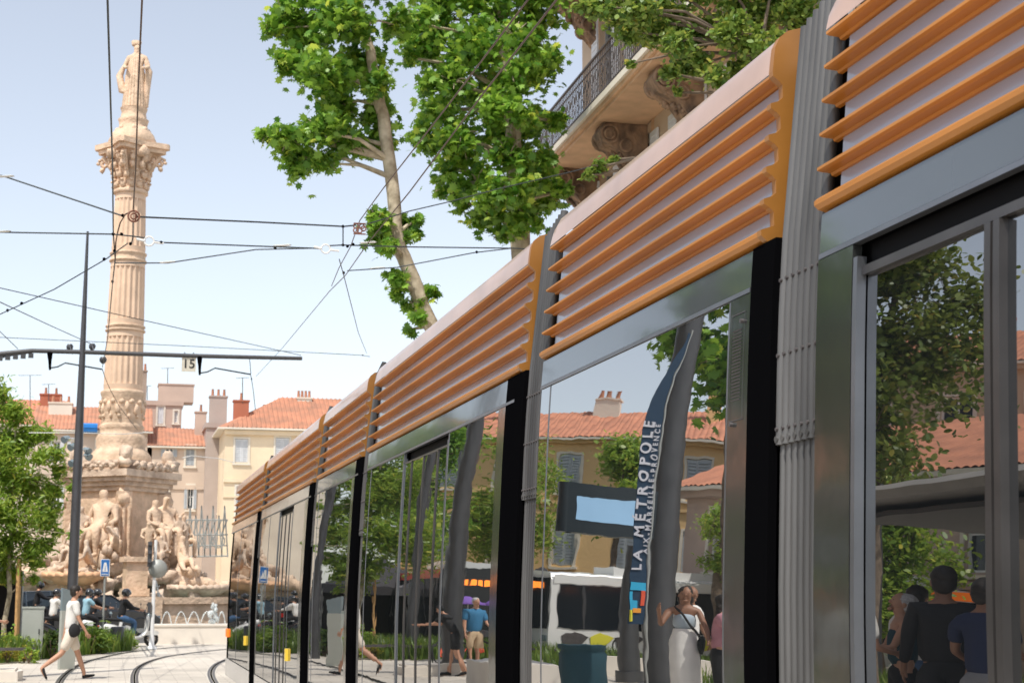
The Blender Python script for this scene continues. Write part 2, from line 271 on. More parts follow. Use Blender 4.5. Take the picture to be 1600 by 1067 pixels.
def module(y0,y1,items,first=False,last=False):
    # dark core behind the glazing
    core=MB(); pts=[(prof(z)+.05,z) for z in (.35,1.35,1.75,2.1,2.5,2.84,3.3)]; pts[-1]=(2.3,3.3)
    poly=pts+[(4.15,3.3),(4.3,2.8),(4.42,1.35),(4.42,.35)]
    core.prism([(a,b) for a,b in poly],'y',y0+.015,y1-.015)
    core.build('body','black_gloss',tram)
    # right hand side and roof deck
    ms=MB(); ms.box((4.42,y0+.03,.4),(4.45,y1-.03,1.3),0); ms.box((4.41,y0+.25,1.32),(4.44,y1-.25,2.5),1); ms.box((2.35,y0+.05,3.3),(4.1,y1-.05,3.42),0); ms.build('body_panel',['skirt','glass_tram_dark'],tram)
    sheet('skirt',y0+.01,y1-.01,.2,.5,0.004,'skirt')
    # cantrail band
    sheet('cantrail',y0+(.0 if first else .2),y1-.005,2.72,2.845,-.003,'cantrail')
    for it in items:
        k=it[0]
        if k=='g': sheet('window',it[1],it[2],.52,2.7,0,it[3] if len(it)>3 else 'glass_tram')
        if k=='s': sheet('side_panel',it[1],it[2],.52,2.7,-.004,'steel_strip')
        if k=='b': sheet('end_strip',it[1],it[2],.25,2.85,-.006,'black_rubber')
        if k=='m': sheet('mullion',it[1],it[2],.52,2.7,-.022,'bellows')
        if k=='l': sheet('seam',it[1],it[2],.52,2.7,-.002,'seam',dep=.02)
        if k=='d':   # recessed door: leaves + frame
            a,b=it[1],it[2]; rc=.03 if first else .006; jw=.025 if first else .012; d=sheet('door',a+.03,b-.03,.5,2.63,rc,it[3] if len(it)>3 else 'glass_tram')
            for q in (a,b-jw): fr=MB(); sheet('',q,q+jw,.5,2.66,-.003,'seam',mb=fr); _fin(fr,'jamb','seam',d)
            for q in it[4]:
                mw=(.035,.006) if first else (.012,.002)
                for a_,b_ in ((q-mw[0],q-mw[1]),(q+mw[1],q+mw[0])):
                    f2=MB(); sheet('',a_,b_,.52,2.6 if first else 2.62,.006 if first else -.001,'',mb=f2); _fin(f2,'mullion','door_frame',d)
            hb=MB(); sheet('',a+.03,b-.03,2.632,2.70,.04,'',mb=hb); _fin(hb,'header','black_gloss',d)
            hb=MB(); sheet('',a+.03,b-.03,2.603 if first else 2.62,2.63,.012 if first else .0,'',mb=hb); _fin(hb,'frame','door_frame',d)
    # seam line below cantrail
    sl_=MB(); sheet('',y0+(.0 if first else .2),y1-.005,2.702,2.718,-.006,'',mb=sl_); _fin(sl_,'seam','seam',tram)
    # ---- orange fairing
    ye=y0+.12 if not first else y0; yf=y1+.012
    bp=MB(); xp=lambda z: prof(ZT)+.038+.1*(z-ZT)
    bp.add([(xp(ZT-.02),ye,ZT-.02),(xp(ZT-.02),yf-.05,ZT-.02),(xp(3.42),yf-.05,3.42),(xp(3.42),ye,3.42)],[(0,1,2,3)]); bp.add([(xp(ZT-.02)+.1,ye,ZT-.02),(xp(ZT-.02)+.1,yf-.05,ZT-.02),(xp(3.42)+.1,yf-.05,3.42),(xp(3.42)+.1,ye,3.42)],[(3,2,1,0)])
    fairing=bp.build('fairing','panel_grey',tram)
    for k in range(0,6):
        z=ZT+SP*k; xt=fintip(k); xb=xp(z)+.004; f=MB()
        if k==0: f.prism([(xt+.01,z-.016),(xt-.002,z-.004),(xt-.002,z+.010),(xt+.01,z+.02),(xb,z+.024),(xb,z-.03)],'y',ye,yf)
        else:    f.prism([(xt,z-.003),(xt,z+.006),(xt+.006,z+.010),(xb,z+.012),(xb,z-.018),(xb-.014,z-.016),(xb-.018,z-.008),(xt+.012,z-.006)],'y',ye,yf)
        f.build('fin','orange',fairing)
    # hood: curved cover above the top fin
    z5=ZT+SP*5; x5=fintip(5); hp=[(x5,z5+.012),(x5+.006,z5+.06),(x5+.012,z5+.1),(x5+.03,z5+.135),(x5+.06,z5+.16),(x5+.11,z5+.175),(x5+.3,z5+.19)]
    h=MB(); n=len(hp); ns=[]; 
    for j,yy in enumerate((ye,yf-.10,yf-.045,yf)):
        for (a,b) in hp:
            dz=(0,0,.02,.06)[j]; bb=max(z5+.012,b-dz*(b-z5)/.19*1.2); ns.append((a,yy,bb))
    h.add(ns,[(j*n+i,j*n+i+1,(j+1)*n+i+1,(j+1)*n+i) for j in range(3) for i in range(n-1)],0,True)
    hood=h.build('hood','hood',fairing)
    if not first:
        # comb-shaped end cap at the near end
        cp=MB(); xs=xp(ZT)+.055; spine_in=lambda z: fintip(0)+.045+.1*(z-ZT); top=[(a,b) for a,b in hp]
        poly=[(spine_in(ZT)-.002,ZT-.03)]
        for k in range(0,5):
            z=ZT+SP*k; poly+=[(fintip(k)-.001,z-.008),(fintip(k)-.001,z+.01),(fintip(k)+.03,z+.02),(spine_in(z),z+.034),(spine_in(z),z+SP-.034),(spine_in(z)-.014,z+SP-.02)] if k else [(fintip(0)+.02,z-.026),(fintip(0)-.003,z-.006),(fintip(0)-.003,z+.014),(spine_in(z),z+.03),(spine_in(z),z+SP-.034),(spine_in(z)-.014,z+SP-.02)]
        poly+=[(x5-.002,z5-.004)]+[(a-.002,b+.002) for a,b in hp[:-1]]+[(x5+.135,z5+.178),(x5+.12,z5-.1),(spine_in(ZT)+.07,ZT-.05),(spine_in(ZT)-.002,ZT-.05)]
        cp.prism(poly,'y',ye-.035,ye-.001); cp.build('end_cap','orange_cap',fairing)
def bellows(ya,yb,top=3.62):
    n=7; b=MB(); back=MB(); back.prism([(prof(z)+.09,z) for z in (.5,1.35,1.9,2.4,2.84,3.3,3.5)]+[(4.2,3.5),(4.35,.5)],'y',ya-.01,yb+.01); bo=back.build('bellows','black_gloss',tram)
    for i in range(n):
        y=ya+.03+(yb-ya-.04)*i/(n-1)*.97
        def xz(z): return prof(min(z,2.9))+.03+(.12*(z-2.9) if z>2.9 else 0)
        Z1=[.45,.9,1.35,1.7,2.0,2.18]; Z2=[2.16,2.4,2.6,2.84,3.1,3.35,top-.012*i+.03]
        r=MB(); r.tube([(xz(z)+.012,y,z) for z in Z1],.0165,8); r.tube([(xz(z),y,z) for z in Z2],.0205,8)
        for zz in (2.21,2.45,2.7): r.tube([(xz(zz)-.024,y-.004,zz),(xz(zz)-.012,y-.004,zz)],.007,6,1)
        for zz in (2.19,): r.tube([(xz(zz)-.022,y,zz-.012),(xz(zz)+.03,y,zz-.012)],.012,6,0)
        r.build('rib',['bellows','iron'],bo)
D1='glass_tram_dark'
module(-3.0,4.36,[('s',4.125,4.36),('d',2.62,4.12,D1,[3.38]),('g',.4,2.58,D1),('l',2.58,2.62),('l',.36,.4),('g',-2.9,.36,D1)],first=True)
bellows(4.37,4.70)
module(4.70,7.63,[('b',4.70,4.89),('s',4.895,5.07),('l',5.07,5.09),('g',5.095,7.44),('l',7.44,7.455),('g',7.46,7.62)])
bellows(7.64,7.97)
module(7.97,13.3,[('b',7.97,8.36),('s',8.365,8.53),('g',8.54,9.88),('l',9.88,9.9),('d',9.91,11.5,'glass_tram',[10.24,10.74,11.2]),('l',11.51,11.53),('g',11.54,13.05),('l',13.05,13.07),('g',13.08,13.29)])
bellows(13.31,13.6)
module(13.6,16.72,[('b',13.6,13.98),('s',13.985,14.15),('g',14.16,16.5),('l',16.5,16.52),('g',16.53,16.71)])
bellows(16.73,17.02)
module(17.02,23.2,[('b',17.02,17.45),('s',17.455,17.75),('g',17.76,18.9),('d',18.95,20.5,'glass_tram',[19.3,19.75,20.2]),('l',20.51,20.54),('g',20.55,21.75),('l',21.76,21.8),('g',21.81,23.0)])
bellows(23.21,23.5)
module(23.5,29.1,[('b',23.5,23.95),('s',23.96,24.3),('g',24.31,26.7),('l',26.71,26.75),('g',26.76,28.4)])
# driver's cab nose at the far end
nose=MB(); secs=[]
for y,dx,zt in ((29.1,0,3.3),(29.5,.08,3.25),(29.9,.28,3.0),(30.15,.6,2.4)):
    s_=[]
    for z in (.35,1.0,1.6,2.2,2.8,3.3): z2=.35+(z-.35)*(zt-.35)/2.95; s_.append((prof(z2)+.02+dx,y,z2))
    secs.append(s_+[(6.44-a-.0,b,c) for a,b,c in reversed(s_)])
k=len(secs[0]); nose.add([p for s_ in secs for p in s_],[(j*k+i,j*k+(i+1)%k,(j+1)*k+(i+1)%k,(j+1)*k+i) for j in range(3) for i in range(k)]+[tuple(range(3*k,4*k))],0,True); nose.build('cab','cantrail',tram)
for px_,zz,mt in ((357,.95,'orange_light'),(384,.93,'yellow_light'),(450,.95,'yellow_light'),(643,.72,'yellow_light')):
    p=CP+ray(px_,1000)*(2.02/ray(px_,1000).x); l=MB(); l.box((1.99,p.y-.02,zz-.07),(2.03,p.y+.09 if px_>360 else p.y+.35,zz+.07)); l.build('marker_light',mt,tram)
# grille and service hatch on the near end panel
g=MB()
def P_(y,z,o=.0): return (prof(z)-.004-o,y,z)
for i in range(22):
    z=2.34+i*.0115; g.add([P_(4.955,z,.002),P_(5.035,z,.002),P_(5.035,z+.004,.004),P_(4.955,z+.004,.004)],[(0,1,2,3)])
for a,b,c,d in ((4.93,5.05,2.27,2.273),(4.93,5.05,2.64,2.643)): g.add([P_(a,c,.003),P_(b,c,.003),P_(b,d,.003),P_(a,d,.003)],[(0,1,2,3)])
for a in (4.93,5.05):
    for i in range(10): z=2.27+i*.037; g.add([P_(a,z,.003),P_(a+.002,z,.003),P_(a+.002,z+.037,.003),P_(a,z+.037,.003)],[(0,1,2,3)])
for y,z in ((5.02,2.26),(4.95,2.61)): g.tube([P_(y,z,0),P_(y,z,.012)],.008,8)
g.build('grille','iron',tram)
for yb in (2.0,6.2,10.6,15.2,20.2,26.0):
    b=MB()
    for dy in (-.9,.9): b.tube([(2.3,yb+dy,.3),(2.42,yb+dy,.3)],.3,18); b.tube([(4.0,yb+dy,.3),(4.12,yb+dy,.3)],.3,18)
    b.box((2.5,yb-1.1,.25),(3.9,yb+1.1,.5)); b.build('bogie','iron',tram)
# ================================================================ FOUNTAIN WITH COLUMN
FX,FY=.14,72.0
fo=empty('column_fountain',(FX,FY,0),label='carved stone fountain column with a robed statue on top and marble figures below',cat='fountain')
def FB(name,mb,mt='stone',parent=fo): return mb.build(name,mt,parent)
m=MB(); prof_=[(1.08,8.2),(1.1,8.35),(1.02,8.5),(.92,8.6),(.95,8.75),(1.0,8.85),(.9,9.0)]
m.lathe([(1.35,7.25),(1.35,7.55),(1.15,7.8),(1.05,7.9),(1.1,8.1)]+prof_,n=40); FB('base_moulding',m)
m=MB(); rel=[]; 
m.lathe([(.9,9.0),(.9,9.2),(.93,9.3),(.93,10.2),(.98,10.35),(.98,10.45),(.88,10.5)],n=40)
for i in range(14):
    a=2*PI*i/14; m.blob((math.cos(a)*.92,math.sin(a)*.92,9.6+.12*(i%2)),(.13,.13,.3),1,.3,2,seed=i); m.blob((math.cos(a+.2)*.93,math.sin(a+.2)*.93,9.95),(.14,.1,.12),1,.3,2,seed=i+30); m.blob((math.cos(a+.1)*.93,math.sin(a+.1)*.93,9.3),(.1,.1,.12),1,.3,2,seed=i+60)
FB('relief_band',m)
def shaft(z0,z1,r0,r1):
    m=MB(); zs=[z0+(z1-z0)*i/8 for i in range(9)]; pr=[]
    m.lathe([(r0*.97,z0),(r0+(r1-r0)*.02,z0+.25)],n=120)
    m.lathe([(r0+(r1-r0)*(z-z0)/(z1-z0),z) for z in [z0+.25+(z1-z0-.5)*i/8 for i in range(9)]],n=120,flute=(20,.11))
    m.lathe([(r1,z1-.25),(r1*.98,z1)],n=120); FB('shaft',m,'stone_shaft')
shaft(10.5,13.15,.87,.82); shaft(13.45,16.35,.82,.77); shaft(16.8,19.5,.76,.69)
for z,r in ((13.15,.87),(16.35,.82)):
    h=.3 if z<14 else .45
    m=MB(); m.lathe([(r*.95,z),(r*1.02,z+.03),(r*1.02,z+.09),(r*.94,z+.12),(r*.94,z+h-.12),(r*1.01,z+h-.08),(r*1.01,z+h-.02),(r*.93,z+h)],n=48); FB('shaft_ring',m)
m=MB(); m.lathe([(.69,19.5),(.78,19.55),(.78,19.68),(.68,19.75)],n=48); FB('astragal',m)
m=MB(); m.lathe([(.66,19.7),(.68,20.3),(.8,20.9),(1.05,21.45)],n=32)
for ring,(z,r,n_) in enumerate(((19.9,.72,12),(20.35,.78,12),(20.8,.88,12),(21.1,1.0,10))):
    for i in range(n_):
        a=2*PI*(i+.5*ring)/n_; m.blob((math.cos(a)*r,math.sin(a)*r,z),(.15,.15,.22),1,.35,2,seed=i+ring*20); m.blob((math.cos(a)*(r+.12),math.sin(a)*(r+.12),z+.17),(.09,.09,.07),1,.2,2,seed=i)
A0=R(28)
for q in range(4):
    a=A0+q*PI/2+PI/4; c_,s_=math.cos(a),math.sin(a)
    for k in range(12):
        t=k/11*2.2*PI; rr=.26*(1-k/16); m.blob((c_*(1.3+.0*k)+c_*rr*math.cos(t),s_*1.3+s_*rr*math.cos(t),21.0+rr*math.sin(t)),(.1,.1,.09),1,.1,seed=k)
    m.tube([(c_*.7,s_*.7,20.4),(c_*1.05,s_*1.05,20.95),(c_*1.35,s_*1.35,21.3)],[.1,.12,.13],7); m.blob((c_*1.35,s_*1.35,20.72),(.14,.14,.16),1,.3,seed=q+8)
    a2=a+PI/4; m.blob((math.cos(a2)*.98,math.sin(a2)*.98,21.35),(.28,.28,.3),2,.3,2.4,seed=q+4)
FB('capital',m)
# abacus with concave sides
poly=[]
for q in range(4):
    a=A0+q*PI/2+PI/4; poly.append((1.72*math.cos(a-.07),1.72*math.sin(a-.07))); poly.append((1.72*math.cos(a+.07),1.72*math.sin(a+.07)))
    for t in (.25,.5,.75): b=a+PI/2*t; rr=1.72-.62*math.sin(PI*t); poly.append((rr*math.cos(b),rr*math.sin(b)))
m=MB(); m.prism([(x*.9,y*.9) for x,y in poly],'z',21.42,21.62); m.prism(poly,'z',21.62,21.86); FB('abacus',m)
m=MB(); m.lathe([(1.05,21.86),(1.1,22.0),(.95,22.35),(.7,22.6),(.62,22.75),(.66,22.95),(.7,23.05),(.6,23.12),(.55,23.4),(.62,23.6)],n=24)
for i in range(8): a=2*PI*i/8; m.blob((math.cos(a)*.72,math.sin(a)*.72,22.5),(.14,.14,.18),1,.3,seed=i)
FB('statue_plinth',m)
def statue(base,H,rz,pose='stand',seed=0,mt='stone',name='statue',robe=True,wings=False,parent=fo):
    """one continuous carved figure"""
    rnd=random.Random(seed); s=H/1.75; J=[];E=[]
    def j(x,y,z,r,p=None):
        J.append(((x*s,y*s,z*s),(r*s,r*s) if not isinstance(r,tuple) else (r[0]*s,r[1]*s))); 
        if p is not None: E.append((p,len(J)-1))
        return len(J)-1
    if pose=='stand': hip=(0,0,.92); legs=[((-.1,.02,.5),(-.1,-.02,.06)),((.1,.06,.5),(.14,.02,.06))]
    elif pose=='sit': hip=(0,-.1,.5); legs=[((-.14,.35,.52),(-.14,.3,.06)),((.16,.33,.46),(.2,.42,.06))]
    else: hip=(-.35,0,.2); legs=[((.1,.12,.35),(.4,.1,.1)),((.1,-.12,.22),(.5,-.15,.08))]
    h=j(*hip,.16)
    if pose=='recline': t=j(-.5,0,.4,.15,h); c=j(-.62,0,.6,.17,t); n=j(-.66,0,.78,.07,c); hd=j(-.64,.03,.88,.1,n); j(-.62,.04,.98,.085,hd)
    else:
        l=rnd.uniform(-.06,.06); t=j(hip[0]+l*.5,hip[1],hip[2]+.22,.14,h); c=j(hip[0]+l,hip[1],hip[2]+.42,.17,t); n=j(hip[0]+l,hip[1]+.01,hip[2]+.57,.065,c); hd=j(hip[0]+l,hip[1]+.04,hip[2]+.68,.1,n); j(hip[0]+l,hip[1]+.03,hip[2]+.79,.085,hd)
    for (k,f) in legs: a=j((hip[0]+k[0])/2,(hip[1]+k[1])/2,(hip[2]+k[2])/2,.11,h); b=j(*k,.085,a); d=j(*f,.05,b); j(f[0],f[1]+.13,f[2]-.02,.04,d)
    cx,cy,cz=J[c][0]; cx/=s;cy/=s;cz/=s
    for sg in (-1,1):
        a=j(cx+sg*.2,cy,cz+.04,.075,c); up=rnd.random()<.35 and pose!='stand'
        e=j(cx+sg*.3,cy+.05,cz+(.1 if up else -.22),.055,a); w_=j(cx+sg*.22,cy+.25,cz+(.35 if up else -.3),.04,e); j(cx+sg*.18,cy+.32,cz+(.42 if up else -.32),.04,w_)
    v,f=skin(J,E,1); m=MB(); m.add(v,f,0,True)
    if robe:
        hx,hy,hz=[q*s for q in hip]
        if pose=='stand':
            for i in range(20):
                a=2*PI*i/20; m.tube([(hx+.13*s*math.cos(a),hy+.12*s*math.sin(a),1.35*s),(hx+.2*s*math.cos(a),hy+.18*s*math.sin(a),.9*s),(hx+.23*s*math.cos(a),hy+.21*s*math.sin(a),.4*s),(hx+.26*s*math.cos(a),hy+.24*s*math.sin(a),.0)],[.03*s,.05*s,.055*s,.06*s],5)
            m.lathe([(.26*s,0),(.22*s,.5*s),(.17*s,1.0*s),(.12*s,1.3*s)],n=18); m.tube([(.25*s,.0,1.25*s),(.38*s,.02*s,.9*s),(.3*s,.05*s,.5*s),(.12*s,.12*s,.42*s)],[.03*s,.09*s,.09*s,.04*s],8); m.tube([(-.24*s,.05*s,1.3*s),(-.34*s,.05*s,1.0*s),(-.3*s,.04*s,.5*s),(-.3*s,.0,.1*s)],[.04*s,.09*s,.08*s,.05*s],8)
        else:
            for i in range(7): m.blob((hx+rnd.uniform(-.2,.35)*s,hy+rnd.uniform(-.05,.35)*s,hz+rnd.uniform(-.3,.05)*s),(.16*s,.14*s,.2*s),1,.35,2,seed=seed+i)
    m.xf(base,rz); return m.build(name,mt,parent)
statue((.0,0,23.5),3.25,R(170),'stand',3)
m=MB(); m.lathe([(.2,26.75),(.24,26.95),(.17,26.9)],n=10,c=(0,.02,-.1)); FB('crown',m)
# pedestal, rotated so that one corner faces the tram
PA=R(51)
def rbox(m,hw,z0,z1,mi=0,rot=PA): hw*=.9; return m.prism([(hw*math.sqrt(2)*math.cos(rot+PI/4+q*PI/2),hw*math.sqrt(2)*math.sin(rot+PI/4+q*PI/2)) for q in range(4)],'z',z0,z1,mi)
m=MB(); rbox(m,1.55,1.5,6.3); rbox(m,1.75,1.2,2.6); 
for q in range(4):
    a=PA+PI/4+q*PI/2; c_,s_=math.cos(a),math.sin(a); r_=1.36*math.sqrt(2)
    rr=MB(); m.prism([(c_*r_+.46*math.cos(a+k*PI/2+PI/4),s_*r_+.46*math.sin(a+k*PI/2+PI/4)) for k in range(4)],'z',2.6,5.9)
    m.blob((c_*(r_+.12),s_*(r_+.12),5.6),(.34,.34,.4),2,.3,2,seed=q); m.blob((c_*(r_+.2),s_*(r_+.2),2.9),(.4,.4,.35),2,.3,2,seed=q+5)
    for k in range(3): m.tube([(c_*(r_+.34)+(-s_)*(k-1)*.22,s_*(r_+.34)+c_*(k-1)*.22,3.1),(c_*(r_+.34)+(-s_)*(k-1)*.22,s_*(r_+.34)+c_*(k-1)*.22,5.2)],.09,6)
FB('pedestal',m,'stone')
m=MB(); rbox(m,1.7,5.95,6.15); rbox(m,1.85,6.15,6.35); rbox(m,2.15,6.55,6.85); rbox(m,2.0,6.35,6.55); rbox(m,1.7,6.85,7.3)
for q in range(4):
    a=PA+PI/4+q*PI/2; c_,s_=math.cos(a),math.sin(a)
    m.blob((c_*2.2,s_*2.2,7.12),(.33,.33,.3),2,.6,3,seed=q+11); m.blob((c_*2.1,s_*2.1,7.5),(.3,.3,.42),2,.3,2.2,seed=q+21)
    for k in range(5):
        a2=PA+q*PI/2; t=(k-2)*.55; m.blob((math.cos(a2)*1.9-math.sin(a2)*t,math.sin(a2)*1.9+math.cos(a2)*t,7.0),(.16,.16,.13),1,.6,3,seed=q*9+k); [m.blob((math.cos(a2)*1.9-math.sin(a2)*(t+u*.13),math.sin(a2)*1.9+math.cos(a2)*(t+u*.13),6.93+.1*(u%3)),(.13,.13,.12),1,.6,3,seed=q*9+k+u) for u in range(-2,3)]
FB('cornice',m,'stone_pale')
m=MB(); rbox(m,1.2,7.3,7.32); rbox(m,1.0,7.32,7.6); FB('plinth',m)
# corner pier towards the camera and basin wall
m=MB()
ca=-PI/2+R(6)
def pier(x,y,hw,z0,z1): m.box((x-hw,y-hw,z0),(x+hw,y+hw,z1),0,R(10))
pxx=at(211,900,65.2).x-FX; pier(pxx,-6.8,.42,0,2.8); pier(pxx,-6.8,.55,2.8,3.0); pier(pxx+.2,-7.6,.75,.05,1.42); pier(pxx,-6.8,.5,1.45,1.75); FB('pier',m,'stone')
m=MB(); n=64
def ring(r0,r1,z0,z1,mi=0):
    vs=[]
    for i in range(n): a=2*PI*i/n; c_,s_=math.cos(a),math.sin(a); vs+=[(r0*c_,r0*s_,z0),(r1*c_,r1*s_,z0),(r1*c_,r1*s_,z1),(r0*c_,r0*s_,z1)]
    m.add(vs,[(4*i+a,4*((i+1)%n)+a,4*((i+1)%n)+(a+1)%4,4*i+(a+1)%4) for i in range(n) for a in range(4)],mi)
ring(7.6,8.2,0,1.15); ring(7.5,8.35,1.15,1.4); FB('basin_wall',m,'stone')
m=MB(); ring(5.2,6.0,0,.9); FB('inner_basin',m,'stone_wet')
m=MB(); m.lathe([(7.6,.9),(7.6,.95)],n=48); FB('basin_water',m,'pool_water')
# rockwork
m=MB(); rn=random.Random(5)
for i in range(70):
    a=rn.uniform(0,2*PI); r_=rn.uniform(1.8,5.4); zt=2.9-(r_-1.8)*.62
    m.blob((r_*math.cos(a),r_*math.sin(a),zt*rn.uniform(.45,1)),(rn.uniform(.5,1.0),rn.uniform(.4,.9),rn.uniform(.35,.7)),2,.3,1.8,seed=i,rot=a)
FB('rockwork',m,'stone_wet')
def shell(cx,cy,cz,ang,rad,mt='stone_shell'):
    m=MB(); n=27; vs=[]
    for k,(rr,zz) in enumerate(((.15,0),(.45,.1),(.8,.22),(1.0,.2),(1.0,.08),(.6,-.12),(.15,-.15))):
        for i in range(n):
            t=-PI*.55+PI*1.1*i/(n-1); w_=1+.07*(-1)**i; vs.append((rad*rr*w_*math.cos(t),rad*rr*w_*math.sin(t),rad*(zz+.03*(-1)**i)))
    m.add(vs,[(k*n+i,k*n+i+1,(k+1)*n+i+1,(k+1)*n+i) for k in range(6) for i in range(n-1)],0,True); m.xf((cx,cy,cz),ang); return FB('shell',m,mt)
shell(-1.7,-4.6,2.1,-PI/2-.35,1.35); shell(3.3,-4.2,1.6,-PI/2+.6,1.3,'stone_pale'); shell(-4.3,-2.4,1.9,PI+.4,1.5); shell(4.6,-1.0,1.5,-.3,1.7,'stone_pale')
def place(px,py,Y,r=None): p=at(px,py,Y); return (p.x-FX,p.y-FY,p.z)
for (px_,py_,dy,H,rz,pose,sd,mt) in ((152,872,-2.4,5.0,R(150),'sit',1,'stone'),(176,868,-3.0,2.5,R(200),'sit',2,'stone'),(178,868,-3.6,2.6,R(95),'recline',4,'stone_pale'),(126,862,-2.4,3.3,R(190),'sit',5,'stone_pale'),
   (262,865,-2.6,4.2,R(200),'sit',6,'stone'),(243,858,-3.0,3.6,R(230),'sit',7,'stone'),(278,868,-2.9,2.2,R(170),'stand',8,'stone_pale'),(287,872,-2.2,3.2,R(215),'sit',9,'stone'),(250,885,-4.2,2.2,R(160),'sit',10,'stone_pale'),
   (140,888,-4.4,2.6,R(80),'recline',12,'stone_pale'),(95,905,-4.2,3.2,R(120),'recline',13,'stone_pale'),(290,895,-4.2,3.6,R(-80),'recline',14,'stone'),(232,880,-4.3,2.2,R(190),'stand',15,'stone'),(108,880,-3.4,2.4,R(160),'sit',16,'stone_pale'),(205,905,-4.6,2.4,R(180),'recline',17,'stone')):
    b=place(px_,py_,FY+dy); statue(b,H*.8,rz+PI*0,pose,sd,mt,'carved_figure',robe=(sd%3!=0))
m=MB(); rn=random.Random(15)
for i in range(130):
    a=-PI/2+rn.uniform(-1.5,1.5); r_=rn.uniform(2.6,6.6); zt=3.4-(r_-2.6)*.62
    m.blob((r_*math.cos(a),r_*math.sin(a),max(.5,zt*rn.uniform(.4,1.05))),(rn.uniform(.16,.5),rn.uniform(.16,.4),rn.uniform(.12,.42)),2,.5,2.6,seed=i+99,rot=rn.uniform(0,3))
FB('carved_rocks',m,'stone_pale')
# prow / scroll ornaments near the waterline
for i,(px_,py_) in enumerate(((70,900),(40,915),(120,915),(270,905),(320,915),(300,925),(215,890))):
    m=MB(); b=place(px_,py_,FY-5.2+.3*i%2)
    for k in range(6): m.blob((b[0]+.35*k-.9,b[1]+.1*k,b[2]+.1*math.sin(k)),(.42,.35,.3),2,.35,2,seed=i*7+k)
    FB('scroll_ornament',m,'stone_pale' if i%2 else 'stone')
# upper water sprays on the fountain
def jet(p0,p1,h,r,name,lab,group=None,n=14):
    p0=Vector(p0);p1=Vector(p1); pts=[p0.lerp(p1,i/n)+Vector((0,0,4*h*(i/n)*(1-i/n))) for i in range(n+1)]
    m=MB(); rn=random.Random(int(p0.x*100)); m.tube(pts,[r*(.7+rn.random()*.7) for _ in pts],6)
    for p in pts[3:]:
        for _ in range(3): m.blob((p.x+rn.gauss(0,r*1.2),p.y+rn.gauss(0,r),p.z-abs(rn.gauss(0,r*2))),r*.5,1,.1,seed=1)
    return m.build(name,'water',label=lab,cat='water jet',group=group)
W0=52.4
for i,(a,b,c) in enumerate(((252,260,268),(273,283,292),(293,303,312),(313,324,333),(340,347,352))):
    p0=at(a,975,W0);p1=at(c,975,W0); jet(p0,p1,(at(b,955,W0).z-p0.z),.017,'water_jet',['leftmost arching water jet behind the low white wall','second arching water jet from the left behind the low white wall','middle arching water jet behind the low white wall','fourth arching water jet from the left behind the low white wall','short arching water jet nearest the tram front'][i],'arching jets behind the white wall')
m=MB(); b=at(334,976,W0)
for k in range(16): m.blob((b.x+random.gauss(0,.08),b.y+random.gauss(0,.08),b.z+.05+k*.04),(.1-.003*k,.1,.09),1,.3,3,seed=k)
m.build('water_jet','water',label='bubbling white upright water plume behind the low white wall',cat='water jet')
p=at(240,908,66); jet(at(241,905,66),at(252,968,66),.3,.05,'water_jet','thin stream falling from the fountain beside the traffic light mast')
# low white wall
a=gnd(238,1006); b=gnd(352,1007.5); zt=at(300,978,a.y).z
m=MB(); m.box((a.x,a.y,0),(4.5,a.y+1.2,zt)); m.box((a.x-.03,a.y-.03,zt),(4.53,a.y+1.23,zt+.06)); m.build('low_wall','stone_white',label='low pale stone wall around the jet basin in front of the fountain',cat='wall')
